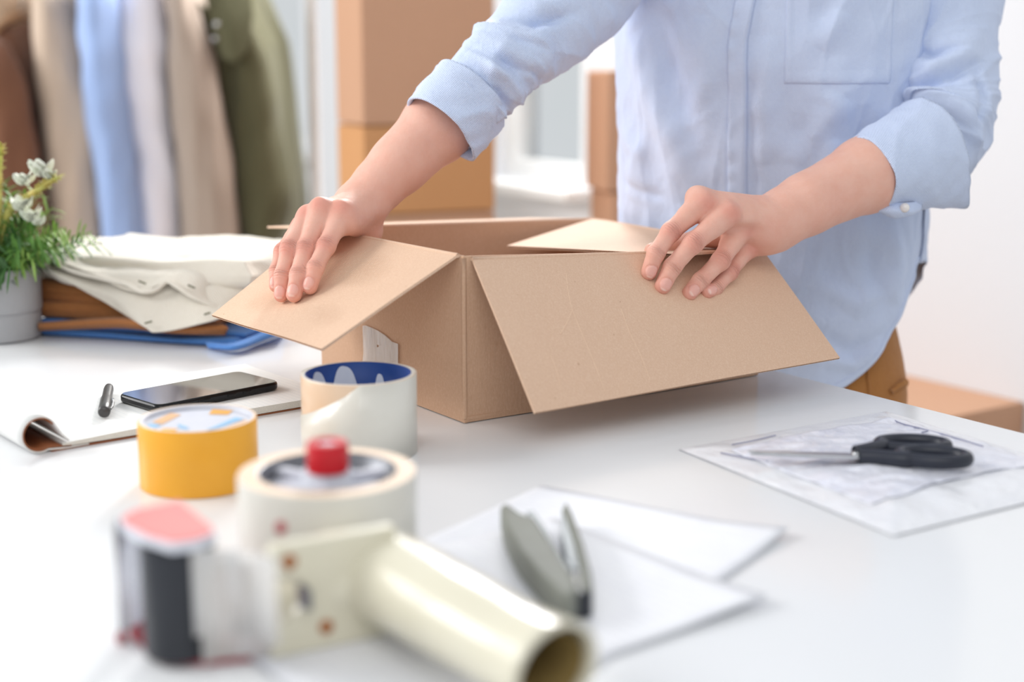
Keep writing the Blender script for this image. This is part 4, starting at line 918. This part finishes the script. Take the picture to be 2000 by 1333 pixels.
# ------------------------------------------------------------------ papers
ptx = M('printed_paper', (243, 243, 247), .7); 
def paper_mat(nm, d, per): 
    m = M(nm, (234, 235, 240), .6); stripes(m, d, 2*math.pi/per, .35, (222, 222, 232), .6, (30, (1, 1, 1), .48)); return m.m
def paper(c, e1, l1, l2, z, label, per, seed, sgn=1):
    e1 = unit(e1); e2 = A3(e1[1], -e1[0], 0)*sgn; u = np.linspace(0, 1, 24)
    P = np.array([[c+e1*l1*a_+e2*l2*b_+UZ*(z+.0006*(1+vnoise((c+e1*l1*a_+e2*l2*b_)[None], 26, seed)[0])+curl(a_, b_)) for b_ in u] for a_ in u])
    o = obj('paper_sheet', gridf(P), paper_mat('printed_paper', e1, per), None, solid=.00025); return tag(o, label, 'paper', 'printed sheets in the foreground')
curl = lambda a_, b_: .004*max(0, 1-(a_*5))*max(0, 1-b_*4)
paper(tab(1540, 1045, .001), A3(-.061, -.0925, 0), .297, .21, .0006, 'white printed sheet under the stapler, upper of two', .0075, 3)
curl = lambda a_, b_: .004*max(0, 1-(a_*4))*max(0, 1-b_*4)
paper(tab(1500, 1180, .001), A3(-.0865, -.0675, 0), .297, .21, .0014, 'white sheet nearest the camera between dispenser handle and stapler', .0085, 6)
# ------------------------------------------------------------------ stapler lying open on its side
simple('staple_steel', 'dull_steel', (150, 156, 160), .5, (132, 138, 144), 60, .5, metal=.3)
st = tag(empty('stapler', tab(1110, 1150)), 'grey stapler lying open on its side on the papers', 'stapler')
def px_prism(nm, pts, z1, h, mk, bev=.002, par=st):
    v = np.array([tab(x, y, z1) for x, y in pts]); n = len(v); F = [list(range(n)), list(range(n, 2*n))[::-1]]+[[i, n+i, n+(i+1) % n, (i+1) % n] for i in range(n)]
    o = obj(nm, (np.concatenate([v, v-UZ*h]), F), MAT[mk], par, bevel=bev, auto=50); return o
px_prism('top_arm', [(977, 985), (992, 982), (1016, 1000), (1045, 1010), (1072, 1048), (1098, 1090), (1120, 1118), (1132, 1145), (1118, 1166), (1095, 1160), (1050, 1120), (1010, 1072), (985, 1025)], .0235, .0195, 'grey_plastic', .004)
px_prism('magazine', [(1028, 1000), (1042, 996), (1066, 1030), (1092, 1080), (1118, 1112), (1108, 1120), (1080, 1085), (1050, 1040)], .0215, .0150, 'staple_steel', .001)
px_prism('base_arm', [(1098, 992), (1106, 978), (1118, 1000), (1140, 1060), (1156, 1120), (1158, 1150), (1140, 1150), (1128, 1126), (1134, 1112), (1122, 1060), (1108, 1015)], .0220, .0180, 'grey_plastic', .002)
px_prism('anvil', [(1098, 994), (1104, 1004), (1120, 1056), (1132, 1112), (1124, 1124), (1108, 1092), (1096, 1040)], .0190, .0140, 'staple_steel', .001)
px_prism('hinge', [(1118, 1118), (1136, 1120), (1156, 1140), (1156, 1158), (1128, 1160), (1112, 1140)], .0200, .0165, 'black_rubber', .001)
# ------------------------------------------------------------------ mailer bag and scissors
M0, M1, M3 = tab(1325, 880), tab(1745, 1050), tab(1730, 806); M2 = M1+(M3-M0)
ml = tag(empty('mailer_bag', (M0+M2)/2), 'white padded plastic mailer under the scissors', 'mailer bag')
def mailer(u, v, zs=1.0, z0=0.0):
    P = (M0*(1-u)[..., None]+M1*u[..., None])*(1-v)[..., None]+(M3*(1-u)[..., None]+M2*u[..., None])*v[..., None]
    e_ = np.minimum(np.minimum(u, 1-u), np.minimum(v, 1-v)); hh = np.interp(e_, [0, .02, .06, .16, .5], [.0012, .0024, .004, .0075, .0095])
    w = vnoise(P*A3(1, 1, 1), 60, 51)*.0011+vnoise(P, 130, 52)*.0006+np.abs(vnoise(P, 45, 53))*.0012
    return P+UZ*(hh+w*np.clip(e_*14, 0, 1)+z0)[..., None]
g = np.linspace(0, 1, 90); U_, V_ = np.meshgrid(g, g, indexing='ij'); Pt = mailer(U_, V_); Pb = Pt.copy(); Pb[..., 2] = TZ+.0006
m = M('white_poly_film', (234, 235, 239), .28, .5, coat=.2); m.vary((232, 233, 239), 24, .6); m.nbump(40, .003); m.nbump(120, .0012); MAT['poly'] = m.m
v1, fa = gridf(Pt); v2, fb = gridf(Pb); obj('pouch', join((v1, [q[::-1] for q in fa]), (v2, fb)), MAT['poly'], ml)
m = M('document_behind_film', (232, 233, 242), .3, .5, coat=.3); m.vary((218, 220, 234), 34, .7, (1, 1, 1), .4, .62); m.vary((240, 240, 248), 60, .8, (1, 1, 1), .52, .66); m.nbump(50, .004); MAT['doc'] = m.m
g1, g2 = np.meshgrid(np.linspace(.16, .80, 70), np.linspace(.10, .93, 70), indexing='ij'); g1 = g1+.02*np.sin(g2*9)*(g1 > .7)
Pd = mailer(g1, g2, z0=.0005); Pd = Pd+UZ*(.0010*np.abs(vnoise(Pd, 110, 61))+.0007*vnoise(Pd, 220, 62))[..., None]
obj('document', gridf(Pd), MAT['doc'], ml, solid=.0003)
simple('ink', 'grey_blue_ink', (140, 142, 168), .6)
def ink(pts, r=.0007):
    p = catmull(np.array([tab(x, y, .0125) for x, y in pts]), 24); obj('printed_line', tube(p, r, 6), MAT['ink'], ml)
def on_mail(px, py):
    q = tab(px, py, .010); a_, b_ = M1-M0, M3-M0; u, v = np.linalg.lstsq(np.stack([a_[:2], b_[:2]], 1), (q-M0)[:2], rcond=None)[0]; return mailer(np.array([u]), np.array([v]), z0=.0016)[0]
for pts in ([(1738, 812), (1760, 822), (1800, 835), (1850, 850), (1920, 872)], [(1765, 825), (1780, 829), (1795, 834)], [(1430, 862), (1470, 855), (1515, 848)], [(1408, 876), (1450, 884), (1500, 896)], [(1800, 845), (1812, 842)]):
    p = catmull(np.array([on_mail(*q) for q in pts]), 20); obj('printed_line', tube(p, .0006, 6), MAT['ink'], ml)
sA, sB = tab(1460, 890, .0135), tab(1893, 906, .0135); su = unit(sB-sA); sv = A3(-su[1], su[0], 0); SL = np.linalg.norm(sB-sA)
sc = tag(empty('scissors', (sA+sB)/2-UZ*.002), 'scissors with black handles lying on the white mailer', 'scissors')
sp_ = lambda u, v, z=0.0: sA+su*u*SL+sv*v+UZ*z
for y0, z, nm in ((.0, .0026, 1), (.003, .0, -1)):
    pts = [(0, 0), (.012, -.0035*1), (.055, -.0065), (.105, -.0085), (.108, .0055), (.055, .003)] if nm == 1 else [(0.002, .001), (.012, .0045), (.055, .0095), (.105, .013), (.108, .0), (.055, -.001)]
    obj('blade', prism(pts, sA+UZ*z, su, sv, .0018, UZ), MAT['steel'], sc, smooth=False, bevel=.0004)
obj('pivot_screw', lathe([(.0045, .0044), (.0042, .0058), (.0002, .0060)], sp_(.50, .002), 20), MAT['steel'], sc)
def loop(cx, cy, lx, ly, rot, r, zc, neck):
    t = np.linspace(0, 2*np.pi, 48, endpoint=False); cr_, sr = math.cos(rot), math.sin(rot)
    c = np.array([sA+su*(cx+lx*math.cos(a_)*cr_-ly*math.sin(a_)*sr)+sv*(cy+lx*math.cos(a_)*sr+ly*math.sin(a_)*cr_)+UZ*zc for a_ in t])
    nx = np.roll(c, -1, 0)-np.roll(c, 1, 0); nx /= np.linalg.norm(nx, axis=1)[:, None]; sd = np.cross(nx, UZ); th = np.linspace(0, 2*np.pi, 12, endpoint=False)
    P = c[:, None]+r*np.cos(th)[None, :, None]*sd[:, None]+r*1.15*np.sin(th)[None, :, None]*UZ; ring = gridf(P, closeu=True, closev=True)
    pth = catmull(np.array([sA+su*x+sv*y+UZ*zz for x, y, zz in neck]), 16); return join(ring, tube(pth, np.linspace(.0062, .0070, 16), 12))
obj('handle', loop(.150, .004, .0270, .0165, -.05, .0052, .0035, [(.090, -.002, .003), (.105, -.004, .0035), (.122, -.008, .0035), (.130, -.0065, .0035)]), MAT['black_plastic'], sc)
obj('handle', loop(.138, .037, .0280, .0160, .06, .0052, .0040, [(.088, .006, .004), (.098, .012, .0045), (.108, .022, .0045), (.114, .030, .004)]), MAT['black_plastic'], sc)
# ------------------------------------------------------------------ clothes rack
MAT['g_brown'] = cloth('chestnut_wool', (118, 80, 60), (98, 62, 46), (130, 92, 72), wr=.004, wscale=14, stretch=(2, 2, .3))
MAT['g_tweed'] = cloth('beige_tweed', (196, 176, 158), (176, 156, 138), (210, 192, 174), wr=.004, wscale=14, stretch=(2, 2, .3), weave=900)
MAT['g_blue'] = cloth('mid_blue_cotton', (152, 174, 216), (134, 156, 204), (166, 190, 228), wr=.004, wscale=14, stretch=(2, 2, .3))
MAT['g_lav'] = cloth('pale_lavender_cotton', (244, 243, 252), (230, 229, 244), (236, 235, 245), wr=.004, wscale=14, stretch=(2, 2, .3))
MAT['g_taupe'] = cloth('taupe_wool', (158, 143, 131), (140, 126, 114), (170, 155, 143), wr=.004, wscale=14, stretch=(2, 2, .3))
MAT['g_olive'] = cloth('olive_cotton', (82, 80, 58), (64, 64, 46), (96, 94, 70), wr=.004, wscale=14, stretch=(2, 2, .3))
MAT['g_tan'] = cloth('tan_cotton', (170, 146, 124), (150, 126, 104), (184, 160, 138), wr=.004, wscale=14, stretch=(2, 2, .3))
GD = 3.25; RAILZ = 1.48
simple('rack_steel', 'white_rack_steel', (226, 226, 228), .3); simple('hanger', 'wooden_hanger', (178, 134, 92), .45, (158, 112, 72), 40)
rk = tag(empty('clothes_rack', at(260, 400, GD+.24)*A3(1, 1, 0)), 'white clothes rack holding the row of garments behind the table', 'clothes rack')
ra, rb_ = at(-330, 300, GD+.22), at(640, 300, GD+.22); ra[2] = rb_[2] = RAILZ; rdir = unit(rb_-ra)
obj('rail', tube([ra, (ra+rb_)/2, rb_], .012, 16), MAT['rack_steel'], rk)
for q in (ra+rdir*.03, rb_-rdir*.03):
    obj('post', tube([q*A3(1, 1, 0)+UZ*.03, q*A3(1, 1, 0)+UZ*RAILZ*.5, q], .013, 16), MAT['rack_steel'], rk)
    obj('foot', tube([q*A3(1, 1, 0)+UZ*.015-A3(0, .2, 0), q*A3(1, 1, 0)+UZ*.03, q*A3(1, 1, 0)+UZ*.015+A3(0, .25, 0)], .013, 12), MAT['rack_steel'], rk)
def garment(nm, label, cat, left, right, mk, d=GD, seed=0, body=.034, zlow=.50, collar=False):
    """left / right: outline columns (x, y) of the near sleeve in the picture from shoulder to cuff"""
    lc, rcx = catmull(np.array([at(x, y, d) for x, y in left]), 60), catmull(np.array([at(x, y, d) for x, y in right]), 60)
    c = (lc+rcx)/2; hw = np.linalg.norm(rcx-lc, axis=1)/2; th = np.linspace(0, 2*np.pi, 40, endpoint=False)
    ex = (rcx-lc)/np.linalg.norm(rcx-lc, axis=1)[:, None]; top_ = c[0]
    e = tag(empty(nm, c[-1]*A3(1, 1, 0)+A3(0, .2, zlow)), label, cat, 'garments on the clothes rack')
    P = c[:, None]+hw[:, None, None]*np.cos(th)[None, :, None]*ex[:, None]+(.055*np.sin(th))[None, :, None]*A3(0, 1, 0)
    N = np.stack([np.cos(th), np.sin(th), 0*th], -1)[None]; P = P+N*(.009*vnoise(P*A3(1, 1, .2), 48, seed)+.003*vnoise(P*A3(1, 1, .4), 100, seed+1))[..., None]
    v, f = gridf(P, closev=True, capu=False); cap_c = [top_+UZ*.012]
    # rounded shoulder over the tube's top
    k = len(v); v = np.concatenate([v, np.array(cap_c)]); f = f+[[(j+1) % 40, j, k] for j in range(40)]
    obj('sleeve', (v, f), MAT[mk], e)
    # body panel going back along the hanger
    zs = np.linspace(0, 1, 50); ys = np.linspace(0, 1, 30); drop = (top_[2]-zlow)
    xoff = catmull(c, 50)[:, 0]; 
    rows = []
    for i, s in enumerate(zs):
        row = []
        for a_ in np.linspace(0, 2*np.pi, 56, endpoint=False):
            yy = .215-math.cos(a_)*(.185+.02*s); sl = .035*(abs(math.cos(a_))**1.5); xx = math.sin(a_)*body*min(1, .35+s*4)*(1+.3*s)
            row.append(A3(xoff[i]+xx, d+yy, top_[2]+.045-sl-drop*s))
        rows.append(row)
    P = np.array(rows); N = np.zeros_like(P); N[..., 0] = 1; P = P+N*(.006*vnoise(P*A3(1, 1, .2), 50, seed+4))[..., None]
    obj('body', gridf(P, closev=True), MAT[mk], e, solid=.002)
    hc = A3(xoff[0], d+.215, 0); hz = top_[2]+.052; tx = (hc[0]-ra[0])/(rb_[0]-ra[0]); rp = ra+(rb_-ra)*tx
    hg = tag(empty('hanger', hc+UZ*hz), 'wooden hanger inside the '+label.split(' hanging')[0], 'hanger', 'hangers on the rack')
    obj('shoulder_bar', tube([hc+A3(0, -.18, hz-.03), hc+A3(0, -.09, hz-.004), hc+A3(0, 0, hz+.012), hc+A3(0, .09, hz-.004), hc+A3(0, .18, hz-.03)], .007, 10), MAT['hanger'], hg)
    obj('hook', tube(catmull(np.array([hc+UZ*(hz+.015), A3(hc[0], rp[1], RAILZ-.03), A3(hc[0], rp[1]+.018, RAILZ), A3(hc[0], rp[1], RAILZ+.0155), A3(hc[0], rp[1]-.018, RAILZ+.002)]), 24), .0018, 8), MAT['steel'], hg)
    return e, c, hw
garment('hanging_jacket', 'tan jacket hanging leftmost on the rack above the brown jacket', 'jacket', [(-70, -60), (-66, 100), (-60, 280), (-50, 520)], [(20, -60), (38, 60), (40, 280), (45, 520)], 'g_tan', d=3.32, seed=7)
garment('hanging_jacket', 'chestnut brown jacket hanging beside the beige tweed jacket', 'jacket', [(-55, 75), (-50, 180), (-40, 320), (-25, 520)], [(12, 85), (50, 170), (75, 320), (98, 520)], 'g_brown', d=3.12, seed=1)
garment('hanging_jacket', 'beige tweed jacket hanging between brown jacket and blue shirt', 'jacket', [(60, -40), (62, 100), (86, 280), (112, 520)], [(118, -30), (158, 100), (190, 280), (212, 520)], 'g_tweed', d=3.20, seed=2)
garment('hanging_shirt', 'mid blue shirt hanging beside the tweed jacket', 'shirt', [(150, -50), (166, 100), (186, 280), (200, 520)], [(222, -40), (240, 100), (258, 280), (284, 520)], 'g_blue', d=3.18, seed=3)
garment('hanging_shirt', 'pale lavender shirt hanging beside the mid blue shirt', 'shirt', [(226, -60), (240, 100), (258, 280), (272, 520)], [(298, -50), (326, 100), (342, 280), (356, 520)], 'g_lav', d=3.25, seed=4)
garment('hanging_jacket', 'taupe wool jacket hanging beside the olive jacket', 'jacket', [(318, -60), (338, 100), (348, 280), (356, 520)], [(380, -20), (420, 110), (450, 280), (468, 520)], 'g_taupe', d=3.23, seed=5)
e, c, hw = garment('hanging_jacket', 'olive green collared jacket hanging at the right end of the rack', 'jacket', [(440, 5), (448, 120), (462, 260), (478, 480)], [(490, 10), (530, 120), (552, 260), (570, 390), (540, 480)], 'g_olive', d=3.28, seed=6, body=.05)
cpz = patch([[at(395, -30, 3.24), at(440, -25, 3.23), at(490, -20, 3.24)], [at(412, 40, 3.21), at(450, 45, 3.20), at(495, 30, 3.22)], [at(432, 110, 3.20), at(458, 122, 3.19), at(482, 100, 3.20)]], 20, 20)
obj('collar', gridf(cpz), MAT['g_olive'], e, solid=.004)
fr = patch([[at(378, 0, 3.27), at(410, 20, 3.24), at(450, 60, 3.24)], [at(412, 120, 3.29), at(432, 150, 3.26), at(458, 180, 3.25)], [at(436, 300, 3.29), at(448, 320, 3.27), at(464, 330, 3.26)], [at(452, 520, 3.30), at(460, 520, 3.28), at(476, 520, 3.27)]], 40, 20)
obj('front_panel', gridf(fr), MAT['g_olive'], e, solid=.004)
for x, y in ((423, 48), (420, 76)): 
    q = at(x, y, 3.20); obj('snap_button', lathe([(.0002, .004), (.005, .003), (.0065, 0), (.006, -.002)], q, 18, unit(CAM-q)), MAT['steel'], e)
# ------------------------------------------------------------------ cartons behind
def carton(c, ex, L, Wd, h, mk, label, tape=True):
    ey = A3(-ex[1], ex[0], 0); e = tag(empty('carton', c), label, 'box', 'closed cartons in the background')
    obj('body', boxf(c+UZ*h/2, (L, Wd, h), (ex, ey, UZ)), MAT[mk], e, smooth=False, bevel=.003)
    for s in (-1, 1): obj('top_flap', boxf(c+ey*s*(Wd/4-.0008*0)+UZ*(h+.0012), (L-.004, Wd/2-.003, .002), (ex, ey, UZ)), MAT[mk], e, smooth=False, bevel=.0006)
    if tape: obj('packing_tape', boxf(c+UZ*(h+.0026), (L-.004, .05, .0006), (ex, ey, UZ)), MAT['tan_tape'], e, smooth=False)
    return e
def stack(px, d, yaw, L, Wd, levels, labs, shift=()):
    """near vertical edge at pixel column px; ex goes to the right"""
    ex = A3(math.sin(yaw), math.cos(yaw), 0); ey = A3(-ex[1], ex[0], 0); q = at(px, 300, d); q[2] = 0; z = .001
    for i, (h, mk) in enumerate(levels):
        s = shift[i] if i < len(shift) else 0
        carton(q+ex*(L/2+s)+ey*Wd/2+UZ*z, ex, L-abs(s)*.2, Wd, h-.005, mk, labs[i]); z += h
z245 = at(710, 246, 2.82)[2]; z418 = at(710, 422, 2.82)[2]
stack(710, 2.82, math.radians(66), .282, .172, [(z418/2, 'card_bg'), (z418/2, 'card_bg'), (z245-z418, 'card_bg2'), (.285, 'card_bg')],
      ['cardboard carton at the bottom of the tall stack by the windows', 'second carton from the floor in the tall stack by the windows', 'orange brown carton below the top one in the tall stack by the windows', 'large tan carton on top of the tall stack by the windows'], (0, 0, 0, .0))
z135, z375 = at(1185, 137, 2.92)[2], at(1185, 376, 2.92)[2]
stack(1186, 2.92, math.radians(75), .24, .14, [(z375/2, 'card_bg'), (z375/2, 'card_bg'), (z135-z375, 'card_bg')],
      ['carton at the bottom of the stack behind the person', 'middle carton of the stack behind the person', 'top carton of the stack behind the person'], (.012, .010, 0))
zt = .5; q = tab(2003, 783, zt-TZ); ex_ = EA
carton(A3(q[0], q[1], 0)+EA*.30-EB*.20+UZ*.001, EA, .60, .40, zt-.006, 'card_bg', 'wide low carton on the floor against the wall at the right', False)
